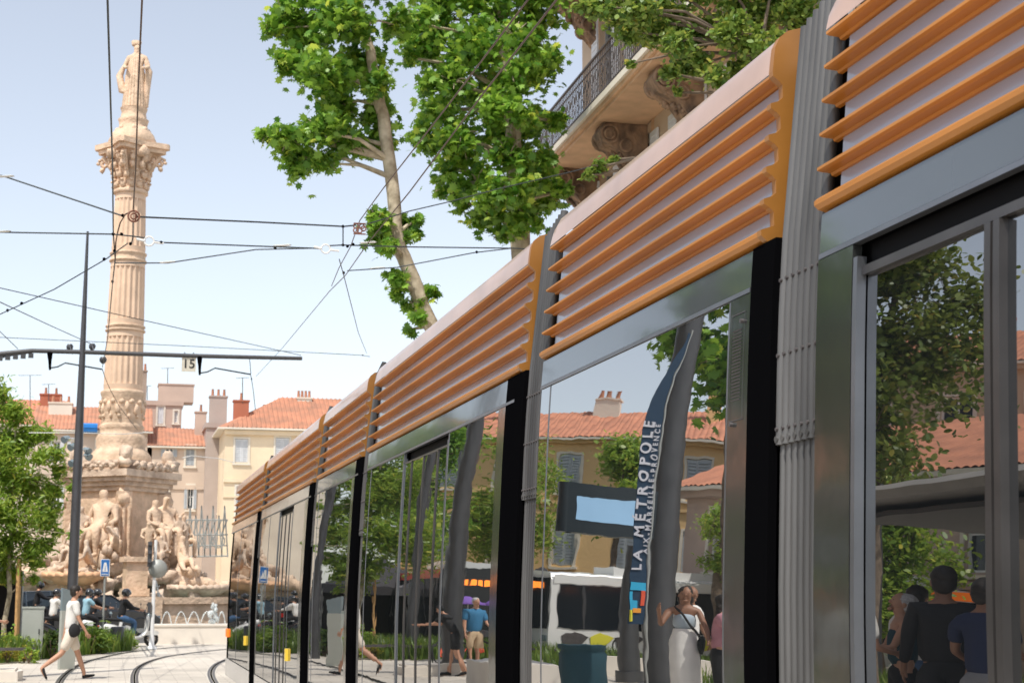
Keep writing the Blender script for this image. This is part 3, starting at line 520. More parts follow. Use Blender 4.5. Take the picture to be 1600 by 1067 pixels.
# ================================================================ HOUSES
def house(name,label,O,rz,wd,dp,hh,wallm,wins=(),roof='gable',roofh=2,roofm='tile',eave=.5,cat='house',chim=(),shut='shutter_white',extra=None,band=(),ridge='x'):
    """local frame: facade in the plane y=0 facing -y, x 0..wd. wins: (x,z,w,h,kind)"""
    root=empty(name,O,rz,label=label,cat=cat)
    xs=sorted({0,wd}|{a for x,z,w_,h,k in wins for a in (x,x+w_)}); zs=sorted({0,hh}|{a for x,z,w_,h,k in wins for a in (z,z+h)})
    m=MB()
    def hole(x,z): return any(a<x<a+w_ and b<z<b+h for a,b,w_,h,k in wins)
    for i in range(len(xs)-1):
        for j in range(len(zs)-1):
            if not hole((xs[i]+xs[i+1])/2,(zs[j]+zs[j+1])/2): m.add([(xs[i],0,zs[j]),(xs[i+1],0,zs[j]),(xs[i+1],0,zs[j+1]),(xs[i],0,zs[j+1])],[(0,1,2,3)])
    for x,z,w_,h,k in wins:
        d=.22; m.add([(x,0,z),(x+w_,0,z),(x+w_,0,z+h),(x,0,z+h),(x,d,z),(x+w_,d,z),(x+w_,d,z+h),(x,d,z+h)],[(0,1,5,4),(1,2,6,5),(2,3,7,6),(3,0,4,7)])
    m.add([(0,0,0),(0,dp,0),(0,dp,hh),(0,0,hh),(wd,0,0),(wd,dp,0),(wd,dp,hh),(wd,0,hh)],[(0,3,2,1),(4,5,6,7),(1,2,6,5)])
    if roof=='gable' and ridge=='x': m.add([(0,0,hh),(0,dp,hh),(0,dp/2,hh+roofh-.05),(wd,0,hh),(wd,dp,hh),(wd,dp/2,hh+roofh-.05)],[(0,1,2),(3,4,5)])
    wall=m.build('wall',wallm,root)
    for zz,th,pr in band:
        q=MB(); q.box((-.05,-pr,zz),(wd+.05,-.003,zz+th)); q.build('moulding',wallm if not str(pr).endswith('7') else 'wall_ivory',root)
    for x,z,w_,h,k in wins:
        f=MB(); e=.07
        f.box((x+e,.16,z+e),(x+w_-e,.19,z+h-e),1)
        f.box((x+.003,.1,z+.003),(x+e,.2,z+h-.003),0); f.box((x+w_-e,.1,z+.003),(x+w_-.003,.2,z+h-.003),0); f.box((x+e,.1,z+.003),(x+w_-e,.2,z+e),0); f.box((x+e,.1,z+h-e),(x+w_-e,.2,z+h-.003),0); f.box((x+w_/2-.03,.12,z+e),(x+w_/2+.03,.155,z+h-e),0); f.box((x+e,.12,z+h*.5),(x+w_-e,.153,z+h*.5+.04),0)
        wo_=f.build('window',['white_paint','pane'],root)
        tr=MB(); t=.13
        for a_,b_ in (((x-t,-.05,z-.08),(x-.003,-.004,z+h+t)),((x+w_+.003,-.05,z-.08),(x+w_+t,-.004,z+h+t)),((x-.003,-.05,z+h+.003),(x+w_+.003,-.004,z+h+t)),((x-t-.05,-.12,z-.18),(x+w_+t+.05,-.004,z-.08))): tr.box(a_,b_)
        tr.build('sill','wall_ivory',wo_)
        if k in('open','closed'):
            for sg in (0,1):
                s_=MB(); sw=w_/2
                x0=(x-sw if sg==0 else x+w_) if k=='open' else (x+.01+sg*sw); y0=-.09 if k=='open' else .02; x1=x0+sw-.02
                s_.box((x0,y0,z+.02),(x1,y0+.03,z+h-.02))
                nl=max(4,int(h/.14))
                for q in range(nl): zz=z+.08+(h-.16)*q/nl; s_.add([(x0+.06,y0-.004,zz),(x1-.06,y0-.004,zz),(x1-.06,y0-.028,zz+.05),(x0+.06,y0-.028,zz+.05)],[(0,1,2,3),(3,2,1,0)])
                s_.build('shutter',shut,wo_)
    if roof=='gable':
        q=MB(); st=.26; nx=int((wd+2*eave)/st); vs=[];rows=5
        def zat(t): return hh-.12+ (roofh+.12)*t
        for side in (0,1):
            vs=[]
            for r_ in range(rows+1):
                t=r_/rows; yy=-eave+(dp/2+eave)*t if side==0 else dp+eave-(dp/2+eave)*t
                for i in range(nx*4+1): xx=-eave+(wd+2*eave)*i/(nx*4); vs.append((xx,yy,zat(t)+.05*abs(math.sin(PI*i/4))+.02*noise.noise(Vector((xx,yy,0)))))
            k=nx*4+1; q.add(vs,[(r_*k+i,r_*k+i+1,(r_+1)*k+i+1,(r_+1)*k+i) for r_ in range(rows) for i in range(k-1)],0)
        q.box((-eave,-eave-.01,hh-.24),(wd+eave,-eave+.1,hh-.13),1); q.add([(-eave,-eave+.1,hh-.14),(wd+eave,-eave+.1,hh-.14),(wd+eave,0,hh-.1),(-eave,0,hh-.1)],[(0,1,2,3)],1)
        rf=q.build('roof',[roofm,'wall_ivory'],root)
    elif roof=='hip':
        q=MB(); e=eave; A=[(-e,-e,hh),(wd+e,-e,hh),(wd+e,dp+e,hh),(-e,dp+e,hh)]; i_=min(wd,dp)/2; B=[(i_,i_,hh+roofh),(wd-i_,i_,hh+roofh)] if wd>=dp else [(i_,i_,hh+roofh),(i_,dp-i_,hh+roofh)]
        if wd>=dp: q.add(A+B,[(0,1,5,4),(1,2,5),(2,3,4,5),(3,0,4)])
        else: q.add(A+B,[(0,1,4),(1,2,5,4),(2,3,5),(3,0,4,5)])
        ns_=int((wd)/.3); 
        if wd>=dp:
            for i in range(ns_):
                x=wd*(i+.5)/ns_; t=min(1,x/i_,(wd-x)/i_) ; q.tube([(x,-e,hh+.02),(x,-e+(i_+e)*t,hh+roofh*t+.02)],.06,5)
        q.box((-e,-e,hh-.12),(wd+e,dp+e,hh-.003),1); rf=q.build('roof',[roofm,'wall_ivory'],root)
    else:
        q=MB(); q.box((-.12,-.12,hh),(wd+.12,dp+.12,hh+.35)); rf=q.build('roof',wallm,root)
    for (x,y,z,w_,h,mt,pots) in chim:
        q=MB(); q.box((x,y,z),(x+w_,y+w_*.8,z+h),0); q.box((x-.06,y-.06,z+h),(x+w_+.06,y+w_*.8+.06,z+h+.1),0)
        for i in range(pots): q.lathe([(.11,0),(.08,.45),(.1,.5)],c=(x+w_*(i+.5)/pots,y+w_*.4,z+h+.1),n=8,mi=1)
        q.build('chimney',[mt,'tile'],rf)
    return root
def ppm(Y): return F_PX/(Y*math.cos(PH)*1.0)   # rough px per metre
def antenna(px,py0,py1,Y,lab,w_=.9):
    a=at(px,py1,Y); b=at(px,py0,Y); m=MB(); m.tube([a,b],.03,5); 
    m.tube([(b.x-w_/2,b.y,b.z-.05),(b.x+w_/2,b.y,b.z+.02)],.015,4)
    for k in range(6): x=b.x-w_/2+w_*k/5; m.tube([(x,b.y-.25,b.z-.03+.01*k),(x,b.y+.25,b.z-.03+.01*k)],.01,4)
    m.build('antenna','iron',label=lab,cat='antenna')
# pale cream house right of the column (behind the tram front)
Yc=105; O=at(352,668,Yc); H=O.z; wc=(at(560,668,Yc).x-O.x)
def wpx(O,px0,px1,py0,py1,Y): a=at(px0,py1,Y); b=at(px1,py0,Y); return (a.x-O.x,a.z,b.x-a.x,b.z-a.z)
house('cream_house','cream house with a red tiled hip roof and white shutters, behind the tram front',(O.x,Yc,0),0,wc+4,8,H,'wall_cream',
  [(*wpx(O,367,388,686,722,Yc),'closed'),(*wpx(O,430,452,684,720,Yc),'closed'),(*wpx(O,495,515,684,720,Yc),'closed'),(*wpx(O,368,388,760,815,Yc),'closed'),(*wpx(O,430,450,760,815,Yc),'closed'),(*wpx(O,368,388,850,905,Yc),'plain')],'hip',2.6,'tile',.5,
  chim=[(.6,1.0,H-.1,1.0,2.0,'wall_brick',1),(5.1,3.5,H+1.6,1.0,.9,'wall_ivory',4),(8.8,3.6,H+1.8,.5,1.0,'pole_dark',0),(2.2,2.6,H+.8,.7,.5,'wall_ivory',0)],shut='shutter_white',band=[(H-.45,.3,.25),(H-3.6,.25,.12),(H-4.6,.12,.08)])
q=MB(); a=at(432,640,Yc+3.5); q.box((a.x-.9,a.y,a.z-.6),(a.x+1.4,a.y+1.6,a.z+.35),0); q.add([(a.x-1.0,a.y-.1,a.z+.35),(a.x+1.5,a.y-.1,a.z+.35),(a.x+1.2,a.y+1.6,a.z+.8),(a.x-.8,a.y+1.6,a.z+.8)],[(0,1,2,3)],1); q.build('roof_hatch',['wall_greyb','white_paint'],label='grey dormer with a white lid on the cream house roof',cat='dormer')
# narrow grey-beige house left of it
Yb=112; O=at(238,694,Yb); H=O.z; wb=at(322,694,Yb).x-O.x
bh=house('beige_house','weathered beige house with red tiled roof right of the column',(O.x,Yb,0),R(0),wb,9,H,'wall_beige',
  [(*wpx(O,258,271,700,714,Yb),'open'),(*wpx(O,290,304,697,727,Yb),'closed'),(*wpx(O,292,303,758,795,Yb),'open'),(*wpx(O,252,263,760,795,Yb),'closed')],'gable',1.6,'tile',.35,
  chim=[(3.0,2.6,H+.6,.8,2.0,'wall_pinkbeige',1)],shut='shutter_blue',band=[(H-.3,.2,.2),(H-3.1,.3,.1)])
O2=at(322,690,Yb-1); house('grey_side_house','grey stucco gable wall with a drainpipe between the beige and cream houses',(O2.x,Yb-1,0),R(0),at(352,690,Yb-1).x-O2.x,9,at(330,668,Yb-1).z,'wall_greyb',[(*wpx(O2,342,349,772,800,Yb-1),'plain')],'flat',cat='house',chim=[(.2,.3,at(330,668,Yb-1).z,1.2,2.2,'wall_greyb',3)])
O=at(229,612,Yb+8); house('tall_pink_house','tall pinkish house with stepped blank wall rising behind the beige house roof',(O.x,Yb+8,0),0,at(285,612,Yb+8).x-O.x,9,O.z-1.0,'wall_pinkbeige',[(*wpx(O,246,256,636,662,Yb+8),'closed'),(*wpx(O,272,278,642,660,Yb+8),'plain')],'flat',chim=[(.9,.5,O.z-.65,2.6,1.3,'wall_pinkbeige',0),(-.3,.6,O.z-1,.3,2.6,'wall_darkstone',1)])
O=at(60,668,Yb); house('left_terrace_house','long house with red tiled roof and blue awning left of the column',(O.x,Yb,0),0,at(230,668,Yb).x-O.x,9,O.z,'wall_beige',
  [(*wpx(O,x,x+13,y,y+32,Yb),'closed' if i%2 else 'open') for i,(x,y) in enumerate(((82,690),(150,690),(110,690),(190,690),(82,760),(110,760),(215,760)))],'gable',2.0,'tile',.4,chim=[(.5,2.6,O.z+.8,1.6,1.2,'wall_ivory',3),(4.6,3.2,O.z+1.0,1.2,1.1,'wall_cream',0)],shut='shutter_white',band=[(O.z-.4,.2,.2)])
a=at(128,663,Yb-.3); q=MB(); q.box((a.x,a.y-1.0,a.z-.55),(a.x+1.05,a.y+.2,a.z-.1)); q.add([(a.x,a.y-1.1,a.z-.3),(a.x+1.05,a.y-1.1,a.z-.3),(a.x+1.05,a.y+.2,a.z+.12),(a.x,a.y+.2,a.z+.12)],[(0,1,2,3)]); q.build('awning','blue_tarp',label='bright blue awning below the red roof left of the column',cat='awning')
O=at(-60,650,Yb+6); house('white_house','whitish house partly hidden by the tree at the left edge',(O.x,Yb+6,0),0,at(95,650,Yb+6).x-O.x,9,O.z-.4,'wall_ivory',[(*wpx(O,70,82,672,700,Yb+6),'closed'),(*wpx(O,5,17,672,700,Yb+6),'closed'),(*wpx(O,38,50,672,700,Yb+6),'open')],'gable',2.2,'tile2',.4,chim=[(5.2,2.5,O.z+.8,1.5,1.2,'wall_brick',2)])
antenna(262,575,612,Yb+9,'thin antenna above the tall pinkish house'); antenna(337,618,660,Yb,'stubby antenna on the grey chimney left of the cream house',.7); antenna(379,590,630,Yc+1,'tilted antenna on the brick chimney of the cream house',.8); antenna(47,586,640,Yb+8,'wide antenna above the tree at the left edge',1.6); antenna(76,600,640,Yb+8,'second antenna from the left edge, above the white house',.9); antenna(230,603,625,Yb+9,'short antenna directly right of the column',.6)
# lattice of metal struts beside the fountain
m=MB(); yl=80
def S(p,q_,r_=.035): m.tube([at(*p,yl),at(*q_,yl)],r_,5)
for (p_,q_) in (((283,835),(356,835)),((283,852),(356,852)),((283,812),(356,812)),((283,870),(356,868))): S(p_,q_)
for k in range(8): x=283+k*9; S((x,870),(x+5,790 if k%2 else 805)); S((x+10,870),(x+5,790 if k%2 else 805)); S((x,835),(x+9,812))
for k in range(4): c=at(290+k*17,845,yl); m.torus((c.x,c.y,c.z),.32,.03,'y',14,4)
m.build('lattice_frame','sign_back',label='pale metal lattice decoration standing right of the fountain figures',cat='lattice')
# balcony building at the right, beyond the tram
br=empty('balcony_building',(10.9,30,0),R(-1.4),label='tan apartment building with iron balconies on stained carved brackets, above the tram roof',cat='building')
# local: facade plane x=0 (street side faces -x), y along street
bl=MB(); wins=[(y,z) for z in (13.1,17.0,9.0,5.0) for y in (-14.5,-11.3,-8.0,-4.7,-1.4,1.6,4.4)]
ys=sorted({-18,6.6}|{a for y,z in wins for a in (y-.6,y+.6)}); zs_=sorted({0,21.5}|{a for y,z in wins for a in (z,z+2.5)})
for i in range(len(ys)-1):
    for k in range(len(zs_)-1):
        yy,zz=(ys[i]+ys[i+1])/2,(zs_[k]+zs_[k+1])/2
        if not any(abs(yy-y)<.6 and z<zz<z+2.5 for y,z in wins): bl.add([(0,ys[i],zs_[k]),(0,ys[i+1],zs_[k]),(0,ys[i+1],zs_[k+1]),(0,ys[i],zs_[k+1])],[(3,2,1,0)])
for y,z in wins: bl.add([(0,y-.6,z),(0,y+.6,z),(0,y+.6,z+2.5),(0,y-.6,z+2.5),(.3,y-.6,z),(.3,y+.6,z),(.3,y+.6,z+2.5),(.3,y-.6,z+2.5)],[(0,1,5,4),(1,2,6,5),(2,3,7,6),(3,0,4,7)])
bl.add([(0,6.6,0),(10,6.6,0),(10,6.6,21.5),(0,6.6,21.5),(0,-18,0),(10,-18,0),(10,-18,21.5),(0,-18,21.5)],[(0,1,2,3),(4,5,6,7),(3,2,6,7),(1,5,6,2)]); bl.build('wall','wall_tan',br)
for y,z in wins:
    f=MB(); f.box((.2,y-.55,z+.05),(.23,y+.55,z+2.45),1); f.box((.14,y-.6,z),(.25,y-.53,z+2.5),0); f.box((.14,y+.53,z),(.25,y+.6,z+2.5),0); f.box((.15,y-.03,z),(.24,y+.03,z+2.5),0); wo_=f.build('window',['shutter_grey','pane'],br)
    for sg in (-1,1):
        q=MB(); q.box((-.06,y+sg*.62 if sg>0 else y-1.14,z+.05),(-.02,y+1.14 if sg>0 else y-.62,z+2.4))
        for k in range(15): zz=z+.15+k*.15; y0=y+sg*.88; q.box((-.075,y0-.2,zz),(-.06,y0+.2,zz+.05))
        q.build('shutter','shutter_white',wo_)
    tr=MB(); 
    for y0,y1,z0,z1 in ((y-.78,y-.62,z,z+2.7),(y+.62,y+.78,z,z+2.7),(y-.78,y+.78,z+2.7,z+2.85)): tr.box((-.02,y0,z0),(-.003,y1,z1))
    tr.build('surround','soffit',wo_)
for bz in (12.0,16.6):
    y0,y1=(-14.5,6.2)
    s_=MB(); s_.box((-1.25,y0,bz-.22),(0,y1,bz),0); s_.box((-1.32,y0-.06,bz-.12),(-1.25,y1+.06,bz+.02),1); s_.box((-1.18,y0+.05,bz-.3),(0,y1-.05,bz-.22),0); sb=s_.build('balcony',['soffit','wall_ivory'],br)
    for kk in range(6):
        y=y0+.9+kk*3.8; c=MB(); c.prism([(0,bz-.31),(-1.0,bz-.31),(-1.08,bz-.5),(-.95,bz-.75),(-.6,bz-.95),(-.35,bz-1.3),(0,bz-1.7)],'y',y-.3,y+.3)
        for sd in (-.31,.31):
            for (cx_,cz_,rr) in ((-.86,bz-.56,.2),(-.86,bz-.56,.11),(-.25,bz-1.25,.15),(-.5,bz-.8,.13)): c.torus((0,0,0),rr,.04,'y',14,5); k0=len(c.v)-15*5-10; c.v[k0:]=[(x+cx_,yy+y+sd,z+cz_) for x,yy,z in c.v[k0:]]
        for q in range(26): c.blob((-.98+.036*q,y+random.uniform(-.24,.24),bz-.62-.038*q),(.06,.06,.07),1,.5,3,seed=q)
        c.build('bracket','plaster_stained',sb)
    r_=MB(); r_.box((-1.27,y0,bz+1.03),(-1.22,y1,bz+1.07)); r_.box((-1.26,y0,bz+.12),(-1.23,y1,bz+.15)); r_.box((-1.26,y0,bz+.85),(-1.23,y1,bz+.87)); n_=int((y1-y0)/.13)
    for i in range(n_): y=y0+(y1-y0)*i/n_; r_.box((-1.255,y,bz+.02),(-1.235,y+.018,bz+1.03))
    for i in range(int(n_/3)):
        y=y0+(y1-y0)*(i+.5)/(n_/3); r_.torus((-1.245,y,bz+.62),.12,.011,'x',10,4); r_.torus((-1.245,y,bz+.34),.09,.011,'x',10,4)
    r_.box((-1.25,y0-.01,bz+1.03),(0,y0+.02,bz+1.07)); r_.box((-1.25,y1-.02,bz+1.03),(0,y1+.01,bz+1.07))
    for i in range(8): r_.box((-1.2+.15*i,y1-.01,bz),(-1.18+.15*i,y1+.01,bz+1.03))
    r_.build('railing','iron',sb)
c=MB(); c.box((-.5,-18.2,21.3),(10,6.9,21.9)); c.build('cornice','soffit',br)
# ================================================================ CATENARY MAST, WIRES
YM=40; KM=1.25
def P3(px,py,Y): return at(px,py,Y if Y==YM else Y+8*max(0,min(1,(Y-24)/8)))
ms_=empty('street_mast',(at(109,1017,YM).x,YM,0),label='tall dark tapered mast with a long catenary bracket arm, left of the column',cat='mast')
def LM(mb): 
    o=ms_.location; mb.v=[(x-o.x,y-o.y,z-o.z) for x,y,z in mb.v]; return mb
b0=Vector((ms_.location.x,YM,0)); bt=P3(137,362,YM)
m=MB(); m.tube([b0,b0.lerp(bt,.5),bt],[.135,.105,.03],16); LM(m).build('pole','pole_dark',ms_)
m=MB(); m.tube([P3(-40,556,YM),P3(0,553,YM),P3(50,548,YM),P3(130,550,YM),P3(300,556,YM),P3(472,560,YM)],[.062,.062,.056,.056,.056,.05],10); LM(m).build('arm','paint_grey',ms_)
m=MB()
for k in range(8): m.box((P3(-40+k*12,562,YM).x,YM-.03,P3(0,568-k*1.5,YM).z),(P3(-32+k*12,562,YM).x,YM+.03,P3(0,556-k*.8,YM).z))
m.tube([P3(-40,572,YM),P3(10,556,YM),P3(50,550,YM)],.03,6); LM(m).build('arm_bracket','paint_grey',ms_)
for (x0,y0,y1) in ((78,551,578),(312,557,586)):
    m=MB(); n=7; m.tube([P3(x0,y0+(y1-y0)*i/n,YM) for i in range(n+1)],[.07,.062,.056,.044,.038,.035,.032,.025],8); LM(m).build('insulator','black_rubber',ms_)
    x1=160 if x0<100 else 392
    m=MB(); m.tube([P3(x0,y1-3,YM),P3(x0+12,y1-5,YM),P3(x0+24,y1-11,YM),P3(x1,y1-1,YM)],.021,6); LM(m).build('registration_arm','wire',ms_)
for (x,y,r) in ((109,543,.07),(144,542,.07),(161,563,.075)):
    m=MB(); p=P3(x,y,YM-.2); m.lathe([(r*.5,-.1),(r*1.3,-.04),(r*1.45,.04),(r,.1)],c=p,n=14); m.tube([p+Vector((0,0,.05)),P3(x+4,553,YM)],.012,5); LM(m).build('spotlight',['pole_dark'],ms_)
for (x,y) in ((104,685),(114,697),(135,703),(115,722),(136,712)):
    p=P3(x,y,YM-.2); m=MB(); q=Vector((-.12 if x<120 else .12,-.12,-.08)); m.tube([p-q*.5,p+q*.2,p+q*.7],[.06,.1,.11],12); m.tube([p,P3(122,y,YM)],.02,5); LM(m).build('spotlight','lamp_glass',ms_)
m=MB(); c=P3(295,569,YM); m.box((c.x-.175,YM-.012,c.z-.19),(c.x+.175,YM+.012,c.z+.19),0); add_text(m,'15',.32,facing((c.x,YM-.016,c.z),(1,0,0)),1,.004)
for dx in (-.11,.11): m.tube([(c.x+dx,YM,c.z+.19),(c.x+dx,YM,c.z+.3)],.012,5,1)
m.build('number_sign',['plate','ink'],label='small cream plate reading 15 hanging from the bracket arm',cat='sign')
def wire(pts,lab,r=.012,mt='wire',ends=(),name='overhead_wire',sag=0,group=None):
    m=MB(); P=[]
    for i in range(len(pts)-1):
        a=P3(*pts[i]);b=P3(*pts[i+1]); n=8 if sag else 1
        for k in range(n): t=k/n; P.append(a.lerp(b,t)-Vector((0,0,sag*4*t*(1-t))))
    P.append(P3(*pts[-1])); m.tube(P,r*.8,6); o=m.build(name,mt,label=lab,cat='overhead wire',group=group)
    for (x,y,Y,kind) in ends:
        q=MB(); c=P3(x,y,Y)
        if kind=='w': q.torus(c,.06,.012,'y',14,6); q.tube([c-Vector((.16,0,-.02)),c-Vector((.06,0,0))],.018,6); q.tube([c+Vector((.06,0,-.01)),c+Vector((.18,0,-.02))],.015,6); q.build('insulator','ins_white',o)
        elif kind=='p': q.torus(c,.065,.012,'y',16,6); q.torus(c,.035,.01,'y',12,6); q.torus((c.x+.02,c.y,c.z),.055,.009,'x',12,5); q.build('pulley','rust',o)
        elif kind=='k': q.blob(c,.024,1,.1); q.build('clamp','black_rubber',o)
        elif kind=='r': 
            for i in range(6): q.lathe([(.02,-.01),(.045,0),(.02,.01)],c=(c.x-.08+.032*i,c.y,c.z+.004*i),n=8)
            q.build('insulator','ins_white',o)
    return o
wire([(166.5,-60,11),(168,0,12),(176,267,17),(177,365,20),(180,405,21),(176,442,24),(168,530,30),(160,574,32)],'left of the two near vertical contact wires running up past the statue',.011,'wire',[(177,366,20,'k'),(179,392,20.5,'k'),(176,440,24,'k')])
wire([(160,577,32),(165,592,33.5),(172,608,35),(186,634,39),(215,672,48)],'thin contact wire sagging from the bracket arm across the column base',.012,'wire_brown')
wire([(225,-60,11),(222,0,12),(216,140,14.5),(212,267,17),(208,327,18.5)],'right of the two near vertical contact wires, ending at the rusty pulley',.010,'wire_brown',[(209,338,18.5,'p')])
wire([(207,330,18.5),(196,335,18.7),(188,348,19),(184,362,20),(181,378,20.3),(180,405,21)],'short curved brown bridle cable beside the pulley on the column',.011,'wire_brown')
wire([(0,274,22),(10,277,22),(175,332,19),(193,338,19)],'thick span wire dropping from the left edge to the column',.014,'wire',[(8,277,21.8,'r'),(192,337,19,'k')])
wire([(215,339,18.5),(400,347,19.5),(537,354,20),(556,352,20)],'upper horizontal span wire between the pulley and the rusty block insulator',.014,'wire')
q=MB(); c=P3(562,357,20)
for dx,dz in ((-.05,-.03),(-.05,.03),(.0,-.03),(.03,.03),(.05,.0)): q.torus((c.x+dx,c.y,c.z+dz),.032,.01,'y',12,6)
q.box((c.x-.08,c.y-.02,c.z+.06),(c.x+.08,c.y+.02,c.z+.07)); q.box((c.x-.08,c.y-.02,c.z-.08),(c.x+.08,c.y+.02,c.z-.07)); q.build('tensioner','rust',label='rusty block tensioner where the wires cross left of the plane tree trunk',cat='tensioner')
wire([(-20,362,22),(0,363,22),(176,366,20),(205,369,20),(228,372,20)],'horizontal span wire from the left edge to the white ring insulator',.013,'wire',[(3,363,21.8,'r'),(190,366,20,'k'),(233,377,20,'w')])
wire([(208,345,18.5),(208,370,20),(205,381,20)],'short dropper hanging from the pulley in front of the column',.01,'wire',[(204,381,20,'k')])
wire([(240,377,20),(252,379,20),(490,388,20.5),(503,389,20.5)],'lower horizontal span wire between the two ring insulators',.012,'wire',[(441,385,20.4,'r'),(509,389,20.5,'w'),(252,379,20,'k')])
wire([(515,384,20.5),(536,383,20.5),(640,386,21),(800,388,22),(900,393,22)],'horizontal span wire from the right ring insulator towards the tram roof',.012,'wire',[(536,383,20.5,'k'),(552,382,20.5,'k')])
wire([(536,354,20),(536,383,20.3)],'short vertical dropper left of the rusty tensioner',.01,'wire',[(536,354,20,'k')])
wire([(200,380,20),(167,404,20),(85,452,21),(0,491,22),(-20,500,22)],'thin slanting wire falling from the column towards the left edge',.010,'wire',[(163,405,20,'k'),(34,474,21.5,'k'),(12,485,22,'k')])
wire([(180,411,21),(262,411,21),(400,390,20.7),(490,388,20.5)],'pull-off wire rising from the column ring to the lower span wire',.011,'wire',[(262,411,21,'r'),(430,387,20.6,'k')])
wire([(-20,445,26),(0,450,26),(240,504,28),(470,555,31)],'long wire slanting down from the left edge to the end of the bracket arm',.011,'wire')
wire([(-20,462,24),(0,472,25),(75,507,28),(135,534,31),(150,541,31.5)],'thin wire slanting from the left edge to the mast spotlights',.011,'wire')
wire([(-10,508,28),(0,518,29),(28,545,31.8)],'short stay wire at the left end of the bracket arm',.011,'wire')
wire([(-20,527,33),(0,527,33),(300,541,33.5),(565,555,34),(578,557,34)],'faint almost level wire just above the bracket arm',.011,'wire',[(567,555,34,'k')])
wire([(845,-20,9),(825,0,9.4),(700,165,12.5),(600,293,17.5),(562,345,20),(548,385,22),(530,418,24),(518,447,26)],'upper of the two diagonal contact wires in front of the plane trees',.009,'wire_brown',[(543,385,20.5,'k')])
wire([(890,-25,9),(870,0,9.4),(760,140,12),(640,300,17),(575,380,21),(540,430,25),(515,455,27),(440,545,38),(400,588,46)],'lower of the two diagonal contact wires, reaching down to the cream house roof',.010,'wire_brown',[(575,380,21,'r'),(537,427,25,'k')])
wire([(530,405,22),(537,430,23),(560,520,28),(573,552,33)],'thin drop wire hanging to the tip of the faint level wire',.009,'wire',[(537,426,23,'k')])
wire([(543,423,23),(620,418,22),(740,395,22),(800,388,22)],'pull-off wire running from the wire junction past the plane tree trunk',.011,'wire',[(590,420,22.5,'r'),(745,394,22,'k')])
wire([(575,350,20),(640,330,20.5),(700,316,21),(780,295,21),(900,267,21.5),(960,250,21.5)],'span wire rising across the plane tree foliage to the balcony building',.011,'wire')
wire([(391,583,32),(393,592,32),(396,612,33),(399,640,34)],'short twisted cable hanging from the right end of the bracket arm',.012,'wire',[(393,592,32,'k')])
wire([(390,560,32),(392,584,32)],'vertical hanger near the right end of the bracket arm',.012,'wire')
wire([(45,676,34),(120,676,33),(190,678,34),(235,675,36)],'pale slack cable crossing in front of the column base at roof height',.014,'ins_white')
wire([(285,715,40),(300,712,40),(340,716,42),(365,722,44)],'pale short cable crossing in front of the beige house',.014,'ins_white')
# ================================================================ TREES
def leafset(rnd,cl,n,size,shape,up=.35):
    V=[];Fc=[]; k=len(shape); sh=np.array(shape); tot=sum(c[1]**1.7 for c in cl); rg=np.random.default_rng(rnd.randint(0,9999))
    for (c,r) in cl:
        q=max(6,int(n*r**1.7/tot)); d=rg.normal(size=(q,3)); d/=np.linalg.norm(d,axis=1)[:,None]; rad=r*rg.uniform(.25,1,q)**.5
        # sub-clumps for uneven light and gaps
        nc=max(5,int(12*r)) ; cc=rg.normal(size=(nc,3)); cc=cc/np.linalg.norm(cc,axis=1)[:,None]*r*rg.uniform(.3,.95,nc)[:,None]; cc[:,2]*=.8
        pick=rg.integers(0,nc,q); pos=np.array(c)+cc[pick]+rg.normal(size=(q,3))*r*.25*(rg.uniform(.6,1.2,nc)[pick]*np.where(rg.random(q)<.16,1.7,1.0))[:,None]
        nn=rg.normal(size=(q,3)); nn[:,2]=np.abs(nn[:,2])+up; nn/=np.linalg.norm(nn,axis=1)[:,None]
        t=rg.normal(size=(q,3)); t-=np.sum(t*nn,1)[:,None]*nn; t/=np.linalg.norm(t,axis=1)[:,None]; b=np.cross(nn,t); s=size*rg.uniform(.6,1.25,q)
        bend=-.25*(sh[:,0]**2+sh[:,1]**2)
        P=pos[:,None,:]+s[:,None,None]*(sh[None,:,0,None]*t[:,None,:]+sh[None,:,1,None]*b[:,None,:]+bend[None,:,None]*nn[:,None,:])
        V.append(P.reshape(-1,3))
    V=np.concatenate(V); nl=len(V)//k; me=bpy.data.meshes.new('crown'); me.vertices.add(len(V)); me.vertices.foreach_set('co',V.astype(np.float32).ravel())
    me.loops.add(nl*k); me.loops.foreach_set('vertex_index',np.arange(nl*k,dtype=np.int32)); me.polygons.add(nl); me.polygons.foreach_set('loop_start',np.arange(nl,dtype=np.int32)*k); me.update(calc_edges=True); me.validate(); return me
PLANE=[(0,-.75),(.28,-.55),(.75,-.6),(.5,-.15),(.95,.2),(.45,.25),(.5,.7),(.2,.5),(0,1.05),(-.2,.5),(-.5,.7),(-.45,.25),(-.95,.2),(-.5,-.15),(-.75,-.6),(-.28,-.55)]
OVAL=[(0,-.8),(.4,-.45),(.52,.1),(.3,.6),(0,.9),(-.3,.6),(-.52,.1),(-.4,-.45)]
SLIM=[(0,-1),(.25,-.3),(.22,.4),(0,1),(-.22,.4),(-.25,-.3)]
